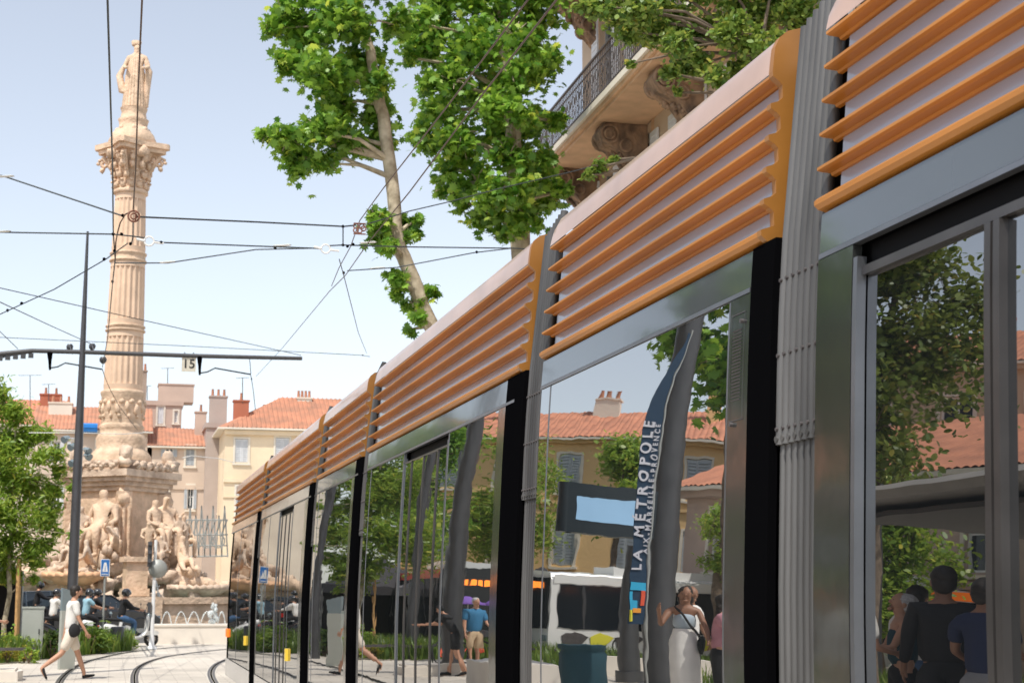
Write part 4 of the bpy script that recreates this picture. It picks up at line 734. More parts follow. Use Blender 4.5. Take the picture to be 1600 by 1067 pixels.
def tree(name,label,base,trunk,cl,n,size,shape,lm,bm_='bark',group=None,limbs=True,seed=1,cat='tree',stakes=False):
    base=Vector(base); root=empty(name,base,0,label=label,cat=cat,group=group); rnd=random.Random(seed)
    L=lambda p:tuple(Vector(p)-base)
    m=MB(); 
    def wob(ps): 
        out=[Vector(ps[0])]
        for i in range(len(ps)-1):
            a,b=Vector(ps[i]),Vector(ps[i+1]); 
            for t in (.33,.66,1): out.append(a.lerp(b,t)+Vector((rnd.gauss(0,.02),rnd.gauss(0,.02),0))*(1 if t<1 else 0)*(b-a).length)
        return out
    ps=wob([p for p,r in trunk]); rs=[]
    for i in range(len(trunk)-1):
        for t in (0,.33,.66): rs.append(trunk[i][1]*(1-t)+trunk[i+1][1]*t)
    rs.append(trunk[-1][1]); m.tube([L(p) for p in ps],rs,12); m.build('trunk',bm_,root)
    if limbs:
        q=MB()
        for (c,r) in cl:
            c=Vector(c); low=[p for p in ps if p.z<c.z+.3] or ps; s_=min(low,key=lambda p:(p-c).length+abs(p.z-c.z+.5)*.3); i=ps.index(s_); rr=max(.02,min(rs[i]*.45,.09))
            mid=s_.lerp(c,.5)+Vector((rnd.gauss(0,.1),rnd.gauss(0,.1),.15))*(c-s_).length*.5; q.tube([L(s_),L(mid),L(c)],[rr,rr*.6,rr*.3],6)
            for _ in range(7): d=Vector((rnd.gauss(0,1),rnd.gauss(0,1),rnd.gauss(.2,.8))).normalized()*r*.8; q.tube([L(c),L(c+d*.5+Vector((0,0,.1*r))),L(c+d)],[rr*.35,rr*.25,.006],4)
            q.build('limb',bm_,root); q=MB()
    me=leafset(rnd,[(L(c),r) for c,r in cl],n,size,shape); me.materials.append(M(lm)); o=bpy.data.objects.new('crown',me); col.objects.link(o); o.parent=root
    if stakes:
        for dx,dy in ((-.4,0),(.3,.3),(.3,-.35)): q=MB(); q.tube([(dx,dy,0),(dx*.9,dy*.9,2.5)],.05,8); q.build('stake','stake',root)
    return root
def pxs(l,Y,sc=1): # (px,py,rpx[,dy]) -> cluster
    out=[]
    for t in l: Yy=Y+(t[3] if len(t)>3 else 0); out.append((at(t[0],t[1],Yy),t[2]*Yy/F_PX*sc))
    return out
Y1=28
tr1=[(at(x,y,Y1),r) for x,y,r in ((735,620,.17),(690,540,.16),(668,497,.15),(645,435,.14),(622,385,.14),(617,330,.125),(608,250,.125),(600,185,.12),(586,120,.10),(572,60,.085),(560,0,.07),(545,-60,.05))]
b=Vector((tr1[0][0].x+.3,Y1,0)); tr1=[(b,.24)]+tr1
tree('plane_tree','plane tree with a leaning pale trunk and leafy branches against the sky',b,tr1,
 pxs([(440,20,36),(480,62,52,.5),(425,45,18),(540,25,60,-.5),(500,115,56,-.5),(455,105,34),(555,95,46,.8),(590,130,34,-.6),(530,165,46,.6),(585,175,34,.4),(450,215,34),(415,215,18),(470,245,36,.5),(500,205,40,-.5),(545,225,42,.4),(510,255,28),(600,215,26,.6),(620,40,30,1),(510,-30,70),(600,-40,60),
 (590,345,24,-.3),(622,352,30,.3),(600,375,26,.5),(640,365,18),(610,385,18,-.4),(620,445,24,-.3),(650,450,26,.3),(610,435,14),(672,458,14),(645,475,16),(655,500,14,-.4),(640,515,9),(585,335,12),(650,345,12)],Y1,.9),13000,.1,PLANE,'leaf_plane',seed=3)
Y2=31
tr2=[(at(x,y,Y2),r) for x,y,r in ((822,520,.24),(818,430,.22),(813,360,.21),(806,260,.18),(795,150,.16),(787,60,.14),(782,0,.12),(778,-60,.1))]; b=Vector((tr2[0][0].x,Y2,0)); tr2=[(b,.28)]+tr2
tree('plane_tree','dense plane tree with a grey trunk between the leaning plane tree and the balcony building',b,tr2,
 pxs([(640,35,36,-1),(690,30,62,.5),(740,70,60,-.5),(665,80,40,.6),(800,70,60,1),(760,20,60),(845,110,42,-.6),(830,40,46,.5),(710,130,48,-1),(770,150,62,.6),(830,190,46,.5),(690,170,42,.5),(665,215,34),(720,215,52,-.8),(780,230,55,1),(840,260,44,-.6),(850,310,40,.6),(700,265,30,.6),(745,285,42,-.6),(800,300,48,.5),(720,320,28,.3),(760,335,34,.2),(820,340,36,-.6),(875,300,22),(690,300,16),(780,365,20,.4),(830,-30,70),(720,-40,80),(865,190,22),(640,90,18,-.5),(800,120,44,-1.4),(800,180,44,-1.5),(795,240,40,-1.4),(805,60,44,-1.4),(780,300,36,-1.3),(815,290,34,-1.4)],Y2,.92),20000,.1,PLANE,'leaf_plane',seed=5)
Y3=17.5
b=Vector((8.6,Y3+.5,0)); tr3=[(b,.2),((8.5,Y3+.5,4),.17),((8.2,Y3+.4,6.5),.13),((7.6,Y3,8.3),.07)]
tree('linden_tree','linden tree with small round leaves above the balcony and the tram roof',b,tr3,
 pxs([(930,10,26),(960,25,32,.5),(1000,15,36,-.4),(1010,55,34,.4),(1050,25,40,.8),(980,50,22),(1060,75,34,-.5),(1100,40,44,.5),(1080,105,34,.5),(1110,115,26,-.5),(1150,60,44,-.6),(1150,20,40,.8),(1200,30,44,.5),(1190,70,36,-.5),(1250,20,40),(1280,55,36,.6),(1045,115,16),(1160,100,26,.4),(1235,75,30,-.3),(905,10,12),(1060,145,10,.3),(935,262,16,1),(920,275,10,1),(960,250,8,1),(1000,-40,60),(1120,-50,80),(1240,-50,70),(985,100,8,2)],Y3,.95),26000,.05,OVAL,'leaf_linden','bark_dark',seed=7)
Y4=44
b=gnd(8,1003); b=Vector((b.x,Y4,0)); b.x=at(10,950,Y4).x
tree('street_tree','young tree with light green leaves and orange wooden stakes at the left edge',b,[(b,.07),((b.x,Y4,2.4),.06),((b.x+.05,Y4,4.5),.04),((b.x,Y4,6),.02)],
 pxs([(30,640,28),(5,625,24),(60,680,26),(25,690,36,.5),(70,720,24,-.4),(10,740,40),(50,760,36,.5),(80,765,20),(25,800,38,-.5),(65,820,26,.4),(85,800,14),(40,855,28),(75,850,14),(10,860,30),(20,895,20,.3),(60,880,12),(-40,700,60),(-50,800,60),(-10,610,24),(115,762,7,-.5),(118,835,9,-.5),(92,740,14),(55,905,9),(90,830,9)],Y4,1.0),20000,.1,SLIM,'leaf_light','bark',seed=9,stakes=True)
# ================================================================ PLANTING BED
def grass(name,pts_fn,n,h,mt,lab,cat='grass',kind='stuff',w_=.02,seed=1):
    rg=random.Random(seed); V=[];Fc=[]
    for i in range(n):
        x,y=pts_fn(rg); a=rg.uniform(0,2*PI); hh=h*rg.uniform(.5,1.2); l=rg.uniform(.1,.5)*hh; dx,dy=math.cos(a),math.sin(a); o=len(V)
        V+=[(x-dy*w_,y+dx*w_,0),(x+dy*w_,y-dx*w_,0),(x+dx*l*.4+dy*w_*.8,y+dy*l*.4-dx*w_*.8,hh*.6),(x+dx*l*.4-dy*w_*.8,y+dy*l*.4+dx*w_*.8,hh*.6),(x+dx*l,y+dy*l,hh)]; Fc+=[(o,o+1,o+2,o+3),(o+3,o+2,o+4)]
    m=MB(); m.add(V,Fc); return m.build(name,mt,label=lab,cat=cat,kind=kind)
bedA=gnd(0,1036); bedB=gnd(208,1008)
def inbed(r):
    t=r.random(); x=-4.6+t*(5.0); front=bedA.y+(bedB.y-bedA.y)*max(0,min(1,(x-bedA.x)/(bedB.x-bedA.x)))**1.3; return x,front+.1+r.random()*3.2
m=MB(); m.add([(-12,38.6,.006),(-2.4,38.6,.006),(.75,46.6,.006),(.75,50.0,.006),(-12,50.0,.006)],[(0,1,2,3,4)]); m.build('planting_bed','stone_wet',kind='structure')
grass('bed_grass',lambda r:(lambda x:(x,38.8+max(0,(x+2.6)*2.35)+r.random()*4))(r.uniform(-9,.6)),9000,.55,'grass_blade','green grassy ground cover filling the planting bed at the lower left')
def bush(px,py,Y,r,mt,lab,n=500,size=.06,sh=OVAL,name='shrub',flat=.8):
    p=at(px,py,Y); p.z=0; root=empty(name,p,0,label=lab,cat='shrub'); q=MB()
    for k in range(7): a=k*.9; q.tube([(0,0,0),(math.cos(a)*r*.4,math.sin(a)*r*.4,r*.9)],.012,5)
    q.build('stem','bark_dark',root); rn=random.Random(int(px)); me=leafset(rn,[((0,0,r*.9),r*.6),((r*.5,0,r*.6),r*.5),((-r*.5,.1,r*.6),r*.5)],n,size,sh); me.materials.append(M(mt)); o=bpy.data.objects.new('foliage',me); col.objects.link(o); o.parent=root
bush(22,1000,41,.5,'leaf_light','bushy green plant left of the grey cabinet'); bush(12,1022,39.3,.33,'leaf_yellow','yellow flowering plant at the lower left corner',400,.04); bush(38,1028,39.4,.28,'leaf_yellow','low yellow-green plant in front of the grey cabinet',300,.04)
bush(82,992,41.5,.5,'leaf_deep','dark green plant just right of the grey cabinet'); bush(140,1000,44,.55,'grass_blade','tall leafy green clump right of the walking man',700,.1,SLIM); bush(157,1003,44.5,.45,'leaf_light','green plant beside the blue sign post',500,.08,SLIM); bush(199,1005,47,.32,'leaf_light','small plant between the bollard and the traffic light mast',300,.07,SLIM); bush(46,1010,38.9,.3,'leaf_light','small green plant hugging the base of the grey cabinet',300,.05)
bush(328,880,78,1.1,'leaf_light','green shrub behind the right end of the fountain',900,.14)
p=gnd(18,1018,0.0); q=MB(); q.box((-9,39.0,.30),(gnd(62,1028).x,39.06,.37)); q.box((-3.2,39.0,0),(-3.14,39.06,.30)); q.build('bed_rail','iron',label='low dark metal rail edging the planting bed at the left',cat='rail')
q=MB(); c=gnd(8,1062); q.prism([(c.x-1.6,c.y-.5),(c.x+.25,c.y-.5),(c.x+.32,c.y),(c.x+.25,c.y+.5),(c.x-1.6,c.y+.5)],'z',0,.18); q.prism([(c.x-1.6,c.y-.45),(c.x+.2,c.y-.45),(c.x+.2,c.y+.45),(c.x-1.6,c.y+.45)],'z',.18,.22); q.build('kerb_stone','stone_white',label='pale rounded kerb stone at the lower left corner',cat='kerb')
# ================================================================ STREET FURNITURE
c=gnd(48,1030); cy=c.y; s=cy/F_PX; x0=at(33,1000,cy).x; x1=at(66,1000,cy).x; zt=at(50,950,cy).z
cb=empty('utility_cabinet',((x0+x1)/2,cy,0),0,label='grey metal utility cabinet standing in the planting bed',cat='cabinet'); hw=(x1-x0)/2
q=MB(); q.box((-hw,0,0),(hw,.4,zt)); q.box((-hw-.02,-.02,zt),(hw+.02,.42,zt+.04)); q.build('body','cabinet',cb); q=MB(); q.box((-hw+.03,-.012,.32),(hw-.03,-.002,zt-.06)); q.build('door','cabinet',cb); q=MB(); q.box((-hw+.03,-.008,.05),(hw-.03,-.002,.28)); q.build('plinth','cabinet',cb); q=MB(); q.box((hw-.1,-.03,zt*.5),(hw-.07,-.012,zt*.5+.12)); q.build('handle','pole_dark',cb)
c=gnd(105,1020); q=MB(); a=Vector((at(105,1000,36).x,36,0)); zt=at(110,918,36).z
pn=empty('info_post',a,R(25),label='slim grey panel post with a leaning top directly behind the walking man',cat='post'); q.box((-.17,-.06,0),(.17,.06,zt*.72)); q.build('body','cabinet',pn); q=MB(); q.prism([(-.17,zt*.72),(.17,zt*.72),(.22,zt*.93),(-.17,zt)],'y',-.05,.05); q.build('head','lamp_glass',pn)
c=gnd(182,1017); q=MB(); r_=.19*1; h=at(182,979,c.y).z; q.lathe([(r_+.02,0),(r_+.02,.03),(r_,.05),(r_,h-.05),(r_-.02,h),(r_-.06,h+.01)],c=(c.x,c.y,0),n=24); q.build('bollard','paint_grey',label='short round grey bollard in front of the main scooter',cat='bollard')
c=gnd(161,1002); Ys=47; a=at(161,970,Ys); sg=empty('crossing_sign',(a.x,Ys,0),0,label='blue and white square pedestrian sign on a thin grey post',cat='sign')
zt=at(161,873,Ys).z; zb=at(161,900,Ys).z; hw=.13
q=MB(); q.tube([(0,0,0),(0,0,zt)],.03,10); q.build('post','sign_back',sg); q=MB(); q.box((-hw,-.06,zb),(hw,-.04,zt)); q.build('plate','sign_white',sg)
q=MB(); q.box((-hw+.02,-.066,zb+.02),(hw-.02,-.062,zt-.02),0); zc=(zb+zt)/2; q.add([(-.08,-.07,zb+.13),(.08,-.07,zb+.13),(.03,-.07,zt-.1),(-.03,-.07,zt-.1)],[(0,1,2,3)],1); q.box((-.09,-.072,zb+.05),(.09,-.068,zb+.07),1); q.add([(-.012,-.074,zb+.16),(.012,-.074,zb+.16),(.0,-.074,zt-.15)],[(0,1,2)],0); q.build('symbol',['sign_blue','sign_white'],sg)
Yt=47.3; a=at(237,1000,Yt); tl=empty('traffic_light',(a.x,Yt,0),0,label='pale traffic light mast with the grey back of a round sign, before the low wall',cat='traffic light'); zt=at(240,843,Yt).z
q=MB(); q.lathe([(.16,0),(.16,.05),(.08,.1),(.06,.4)],n=12); q.tube([(0,0,.1),(.02,0,zt)],[.055,.045],12); q.build('post','sign_white',tl)
q=MB(); z0=at(232,885,Yt).z; z1=at(232,846,Yt).z; q.box((-.2,-.12,z0),(-.08,.1,z1)); 
for k in range(3): q.tube([(-.14,-.12,z0+.15+k*.25),(-.14,-.22,z0+.17+k*.25)],.06,10)
q.build('signal_head','pole_dark',tl); q=MB(); zc=at(240,888,Yt).z; q.lathe([(.01,0),(.27,0),(.27,.02),(.01,.02)],n=28); q.v=[(x+.1,z-.09,y+zc) for x,y,z in q.v]; q.build('sign_plate','sign_back',tl)
q=MB(); z0=at(235,957,Yt).z; z1=at(235,940,Yt).z; q.box((-.15,-.1,z0),(-.05,.05,z1)); q.build('push_box','pole_dark',tl)
# ================================================================ PEOPLE
def person(label,loc,rz,H=1.75,legs=((0,0),(0,0)),arms=((5,6,10),(5,6,10)),lean=0,headturn=0,skinm='skin',hair='hair_dark',hairlen=0,top='cloth_white',topkind='shirt',bottom='cloth_jeans',botkind='pants',shoe='cloth_black',seat=None,helmet=None,fat=1.0,female=False,bag=None,beard=False,headpitch=0,name='person',cat='person',long=False):
    """legs: (thigh pitch, knee bend) deg; arms: (pitch, abduction, elbow). faces local +y; returns root empty"""
    s=H/1.75; J=[];E=[]
    def j(p,r,par=None):
        J.append((Vector(p)*s,(r[0]*s,r[1]*s) if isinstance(r,tuple) else r*s))
        if par is not None: E.append((par,len(J)-1))
        return len(J)-1
    def d(pitch,ab=0): p,a=R(pitch),R(ab); return Vector((math.sin(a)*math.cos(p),math.sin(p),-math.cos(p)*math.cos(a)))
    hipz=.93; L=R(lean); up=Vector((0,math.sin(L),math.cos(L))); fw=Vector((0,math.cos(L),-math.sin(L)))
    pel=Vector((0,0,hipz)); bf=fat if topkind in('crop','none','vest') else .8; h=j(pel,(.12*bf,.09*bf)); wa=j(pel+up*.16,(.118*bf*(.85 if female else 1),.095*bf),h); ch=j(pel+up*.36,(.14*bf*(.88 if female else 1),.1*bf),wa); sh=j(pel+up*.47,(.1,.065),ch); nk=j(pel+up*.55+fw*.01,.052,sh)
    hp=Vector((0,math.sin(L+R(headpitch)*-1),math.cos(L-R(headpitch)))) if True else up
    h0=j(pel+up*.61+fw*.03,.072,nk); hc=J[h0][0]/s; h1=j(hc+hp*.085,.082,h0); h2=j(hc+hp*.155,.06,h1)
    feet=[];hands=[];legpts=[];armpts=[]
    for i,sg in enumerate((-1,1)):
        tp,kb=legs[i]; a=j(pel+Vector((sg*.09,0,-.05)),.072,h); A=J[a][0]/s; K=A+d(tp,sg*2)*.42; m1=j(A.lerp(K,.5),.068,a); k=j(K,.056,m1); An=K+d(tp-kb)*.41; cm=j(K.lerp(An,.35),.055,k); an=j(An,.036,cm)
        fd=Vector((0,math.cos(R(tp-kb)),math.sin(R(tp-kb)))); 
        if tp-kb<-40: fd=Vector((0,.5,-.85))
        else: fd=Vector((0,math.cos(R((tp-kb)*.6)),math.sin(R((tp-kb)*.6))))
        he=j(An+Vector((0,-.01,-.05))-fd*.02,.036,an); to=j(An+Vector((0,0,-.065))+fd*.15,.03,he); feet.append((An,fd)); legpts.append([A,K,An])
        ap,ab,el=arms[i]; sp=pel+up*.455+Vector((sg*(.165 if female else .185),0,0)); a=j(sp,.05,sh); Ed=sp+d(ap+lean*0,sg*ab)*.29; m1=j(sp.lerp(Ed,.5),.046,a); e=j(Ed,.037,m1)
        Wd=Ed+d(ap+el,sg*ab*.3-(sg*12 if el>60 else 0))*.25; w_=j(Wd,.025,e); dr=(Wd-Ed).normalized(); side=Vector((sg,0,0)); side=(side-dr*side.dot(dr)).normalized(); nrm=dr.cross(side).normalized()
        pm_=j(Wd+dr*.05,(.034,.016),w_); hands.append((Wd,dr)); armpts.append([sp,Ed,Wd])
        for q in range(4):
            o=nrm*(q-1.5)*.019; f1=j(Wd+dr*.09+o,.0095,pm_); f2=j(Wd+dr*(.125 if q in(1,2) else .115)+o-side*.008,.0085,f1); j(Wd+dr*(.155 if q==1 else .15 if q==2 else .135)+o-side*.024,.0075,f2)
        t1=j(Wd+dr*.045+nrm*.036-side*.01,.011,pm_); j(Wd+dr*.085+nrm*.05-side*.02,.009,t1)
    zmin=min(min(f[0].z for f in feet)-.09,9) if seat is None else None
    dz=(-zmin if seat is None else seat/s-hipz+.05)
    root=empty(name,loc,rz,label=label,cat=cat)
    def sk(jn,ed,sub=1):
        v,f=skin([(Vector(p)+Vector((0,0,dz*s)),r) for p,r in jn],ed,sub); m=MB(); return m.add(v,f,0,True)
    HS=Vector((0,0,dz*s))
    body=sk(J,E,1)
    # face: brow, nose, lips, ears, eyes joined into the body mesh
    hc=(hc+hp*.07)*s+HS; th=R(headturn); f_=Vector((math.sin(-th),math.cos(th),0)); f_=(f_-hp*f_.dot(hp)*1.0).normalized(); rt=f_.cross(hp)
    body.blob(hc+f_*.012*s+hp*.012*s,(.078*s,.098*s,.112*s),2,.02,1,0,1,th*1.0)
    body.blob(hc+f_*.108*s-hp*.012*s,(.013*s,.02*s,.024*s),1,0,1,0); body.blob(hc+f_*.092*s-hp*.052*s,(.026*s,.014*s,.009*s),1,0,1,2); body.blob(hc+f_*.075*s-hp*.085*s,(.035*s,.03*s,.025*s),1,0,1,0)
    for sg in (-1,1):
        body.blob(hc+rt*sg*.03*s+f_*.093*s+hp*.012*s,(.013*s,.008*s,.007*s),1,0,1,1); body.blob(hc+rt*sg*.08*s-f_*.005*s-hp*.005*s,(.012*s,.022*s,.032*s),1,0,1,0)
    body.build('body',[skinm,'ink','skin_brown'],root)
    if beard: q=MB(); q.blob(hc+f_*.06*s-hp*.075*s,(.055*s,.05*s,.04*s),2,.1,3); q.build('beard',hair,root)
    if helmet: q=MB(); q.blob(hc+hp*.035*s,(.13*s,.145*s,.13*s),3,.0,1); q.blob(hc+hp*.03*s+f_*.09*s,(.1*s,.07*s,.06*s),2,0,1,1); q.build('helmet',[helmet,'pane'],root)
    elif hair:
        q=MB(); q.blob(hc+hp*.045*s-f_*.018*s,(.092*s,.105*s,.088*s),3,.06,3)
        q.blob(hc-f_*.045*s+hp*.0*s,(.088*s,.07*s,.1*s),2,.08,3)
        if hairlen: q.blob(hc-f_*.07*s-hp*(.1+hairlen*.4)*s,(.09*s,.06*s,(.1+hairlen*.5)*s),2,.1,3); q.blob(hc-f_*.06*s-hp*.05*s,(.1*s,.06*s,.1*s),2,.12,3)
        q.build('hair',hair,root)
    # clothes
    if topkind!='none':
        T=[];TE=[]
        def t(p,r,par=None):
            T.append((p*s,(r[0]*s,r[1]*s) if isinstance(r,tuple) else r*s)); 
            if par is not None: TE.append((par,len(T)-1))
            return len(T)-1
        lo=-.10 if topkind in('shirt','long','jacket') else .12 if topkind=='crop' else -.02
        fm=.86 if female else 1
        a0=t(pel+up*lo,(.165*fat*fm,.13*fat)); a1=t(pel+up*.16,(.15*fat*fm,.122*fat),a0) if lo<.1 else a0; a2=t(pel+up*.36,(.172*fat*fm,.132*fat),a1)
        if topkind in('shirt','long','jacket'):
            a3=t(pel+up*.47,(.14,.095),a2); t(pel+up*.525,(.075,.07),a3)
            for ap_ in armpts:
                S,Ed,Wd=ap_; b_=t(S,.077,a3); c_=t(S.lerp(Ed,.8),.062,b_)
                if topkind!='shirt': e_=t(Ed,.052,c_); t(Ed.lerp(Wd,.92),.04,e_)
        else: t(pel+up*.42,(.13*fm,.105),a2)
        sk(T,TE).build('shirt' if topkind!='jacket' else 'jacket',top,root)
    if botkind in('pants','shorts'):
        T=[];TE=[]; 
        def t2(p,r,par=None):
            T.append((p*s,(r[0]*s,r[1]*s) if isinstance(r,tuple) else r*s)); 
            if par is not None: TE.append((par,len(T)-1))
            return len(T)-1
        a0=t2(pel,(.15*fat,.122*fat)); t2(pel+up*.09,(.145*fat,.118*fat),a0)
        for A,K,An in legpts:
            b_=t2(A,.108*fat,a0); c_=t2(A.lerp(K,.55),.094*fat,b_); e_=t2(A.lerp(K,.93),.084*fat,c_)
            if botkind=='pants': g_=t2(K.lerp(An,.1),.076,e_); t2(K.lerp(An,.93),.058,g_)
        sk(T,TE).build('trousers' if botkind=='pants' else 'shorts',bottom,root)
    if botkind in('skirt','longskirt'):
        q=MB(); zk=min(l[1].z for l in legpts)-.1 if botkind=='skirt' else min(l[2].z for l in legpts)+.12; n=28; ymid=sum(l[1].y for l in legpts)/2; sp_=abs(legpts[0][1].y-legpts[1][1].y)/2
        vs=[]; 
        for k,(zz,rx,ry,yc) in enumerate(((hipz+.2,.125,.105,0),(hipz+.12,.14,.12,0),(hipz-.02,.165,.14,0),(hipz-.2,.175,.15+sp_*.4,ymid*.4),(zk,.17+.02*(botkind=='skirt'),.15+sp_,ymid))):
            for i in range(n): a=2*PI*i/n; w_=1+.035*math.sin(a*7)*k/4; vs.append((rx*w_*math.cos(a)*s,(ry*w_*math.sin(a)+yc)*s,(zz)*s+HS.z))
        q.add(vs,[(k*n+i,k*n+(i+1)%n,(k+1)*n+(i+1)%n,(k+1)*n+i) for k in range(4) for i in range(n)],0,True); q.build('skirt',bottom,root)
    for An,fd in feet:
        q=MB(); a=An*s+HS+Vector((0,0,-.05*s)); v,f=skin([((0,-.045*s,.015*s),(.042*s,.045*s)),((0,.04*s,0),(.042*s,.035*s)),((0,.15*s,-.012*s),(.044*s,.026*s)),((0,.2*s,-.012*s),(.03*s,.018*s))],[(0,1),(1,2),(2,3)],1)
        zz=Vector((0,0,1)); f3=fd.normalized(); u3=(zz-f3*zz.dot(f3)).normalized(); x3=f3.cross(u3); q.add([a+x3*x+f3*y+u3*z for x,y,z in v],f,0,True); q.build('shoe',shoe,root)
    if bag:
        q=MB(); c=(pel+Vector((.2,.02,-.02)))*s+HS; q.blob(c,(.05*s,.11*s,.13*s),2,.05); q.tube([(pel+up*.5+Vector((-.12,.03,0)))*s+HS,(pel+up*.38+Vector((.0,.14,0)))*s+HS,(pel+up*.1+Vector((.17,.12,0)))*s+HS,c],.015,6); q.build('bag',bag,root)
    return root,[h_[0]*s+HS for h_ in hands]
a=gnd(112,1061)
person('young man in a cream shirt and knee length shorts striding right across the tram tracks',(a.x-.05,a.y,0),R(-78),1.82,((22,2),(-24,30)),((-14,8,8),(14,8,18)),3,0,'skin','hair_dark',0,'cloth_white','shirt','cloth_cream','shorts','cloth_black',bag='cloth_black',fat=1.08,beard=True)
# ================================================================ SCOOTERS AND RIDERS
def wheel(mb,c,r,w_,axis='x',mt=(0,1)):
    mb.torus(c,r*.82,r*.18,axis,24,8,mt[0]); return mb
def scooter(label,loc,rz,bodym='car_white'):
    """faces local +y"""
    ro=empty('motor_scooter',loc,rz,label=label,cat='scooter')
    for y in (-.62,.66):
        q=MB(); q.torus((0,y,.23),.18,.05,'x',22,8); wl=q.build('wheel','tyre',ro); q=MB(); q.tube([(-.05,y,.23),(.05,y,.23)],.12,14); q.build('rim','chrome',wl)
    q=MB(); v,f=skin([((0,.5,.95),(.16,.05)),((0,.52,.7),(.2,.05)),((0,.48,.42),(.17,.06)),((0,.3,.28),(.17,.05)),((0,0,.26),(.17,.06)),((0,-.2,.36),(.17,.12)),((0,-.45,.52),(.18,.17)),((0,-.85,.62),(.12,.12))],[(i,i+1) for i in range(7)],1); q.add(v,f,0,True); q.build('bodywork',bodym,ro)
    q=MB(); v,f=skin([((0,.08,.76),(.1,.05)),((0,-.25,.79),(.15,.055)),((0,-.6,.82),(.14,.06)),((0,-.85,.84),(.09,.04))],[(0,1),(1,2),(2,3)],1); q.add(v,f,0,True); q.build('seat','cloth_black',ro)
    q=MB(); q.tube([(0,.66,.23),(0,.6,.5),(0,.45,.98),(0,.42,1.05)],[.035,.04,.04,.03],8); q.tube([(-.32,.3,1.08),(-.18,.4,1.07),(.18,.4,1.07),(.32,.3,1.08)],.018,8); q.build('handlebar','pole_dark',ro)
    for sg in (-1,1): q=MB(); q.tube([(sg*.22,.38,1.07),(sg*.28,.4,1.22)],.008,6); q.blob((sg*.29,.4,1.26),(.06,.015,.04),1,0); q.build('mirror','pole_dark',ro)
    q=MB(); q.blob((0,.56,.93),(.08,.05,.07),2,0); q.build('headlight','lamp_glass',ro); q=MB(); q.blob((0,-.98,.62),(.08,.03,.04),1,0); q.build('taillight','red_light',ro)
    q=MB(); q.prism([(.42,.34),(.84,.34),(.88,.44),(.7,.5),(.5,.46)],'x',-.07,.07); q.build('mudguard',bodym,ro)
    return ro
def rider(label,loc,rz,**k): return person(label,loc,rz,1.75,((78,80),(74,78)),((48,10,28),(48,10,28)),8,seat=.86,**k)
a=at(203,1000,49.5); scooter('white scooter ridden by the man in a black jacket, beside the bollard',(a.x,49.5,0),R(-72)); rider('scooter rider in black jacket, blue jeans and black helmet beside the traffic light',(a.x-.28,49.4,0),R(-72),top='cloth_black',topkind='jacket',bottom='cloth_jeans',shoe='cloth_white',helmet='helmet',hair=None)
a=at(96,1000,52); scooter('dark scooter under the rider in a white shirt, left of the walking man',(a.x,52,0),R(-60),'car_black'); rider('scooter rider in a white shirt seen just left of the walking man',(a.x-.3,51.8,0),R(-60),top='cloth_white',topkind='long',bottom='cloth_black',shoe='cloth_black',helmet='helmet',hair=None)
a=at(146,1000,53.5); scooter('dark scooter behind the bollard carrying the rider in light blue',(a.x,53.5,0),R(-65),'car_black'); rider('scooter rider in a light blue shirt and dark helmet right of the walking man',(a.x-.3,53.4,0),R(-65),top='cloth_lightblue',topkind='shirt',bottom='cloth_black',shoe='cloth_black',helmet='helmet',hair=None)
a=at(165,1000,56); scooter('white scooter with a large top box partly hidden behind the sign post',(a.x,56,0),R(-75)); rider('helmeted rider in dark clothes behind the blue sign',(a.x-.45,56,0),R(-75),top='cloth_black',topkind='long',bottom='cloth_black',shoe='cloth_black',helmet='helmet',hair=None)
a=at(52,1000,58); rider('distant rider whose black helmet shows above the car roof',(a.x,58.6,.25),R(-80),top='cloth_black',topkind='long',bottom='cloth_black',shoe='cloth_black',helmet='helmet',hair=None); scooter('dark scooter hidden behind the parked car',(a.x+.3,58.6,.05),R(-80),'car_black')
a=at(334,960,54.2)
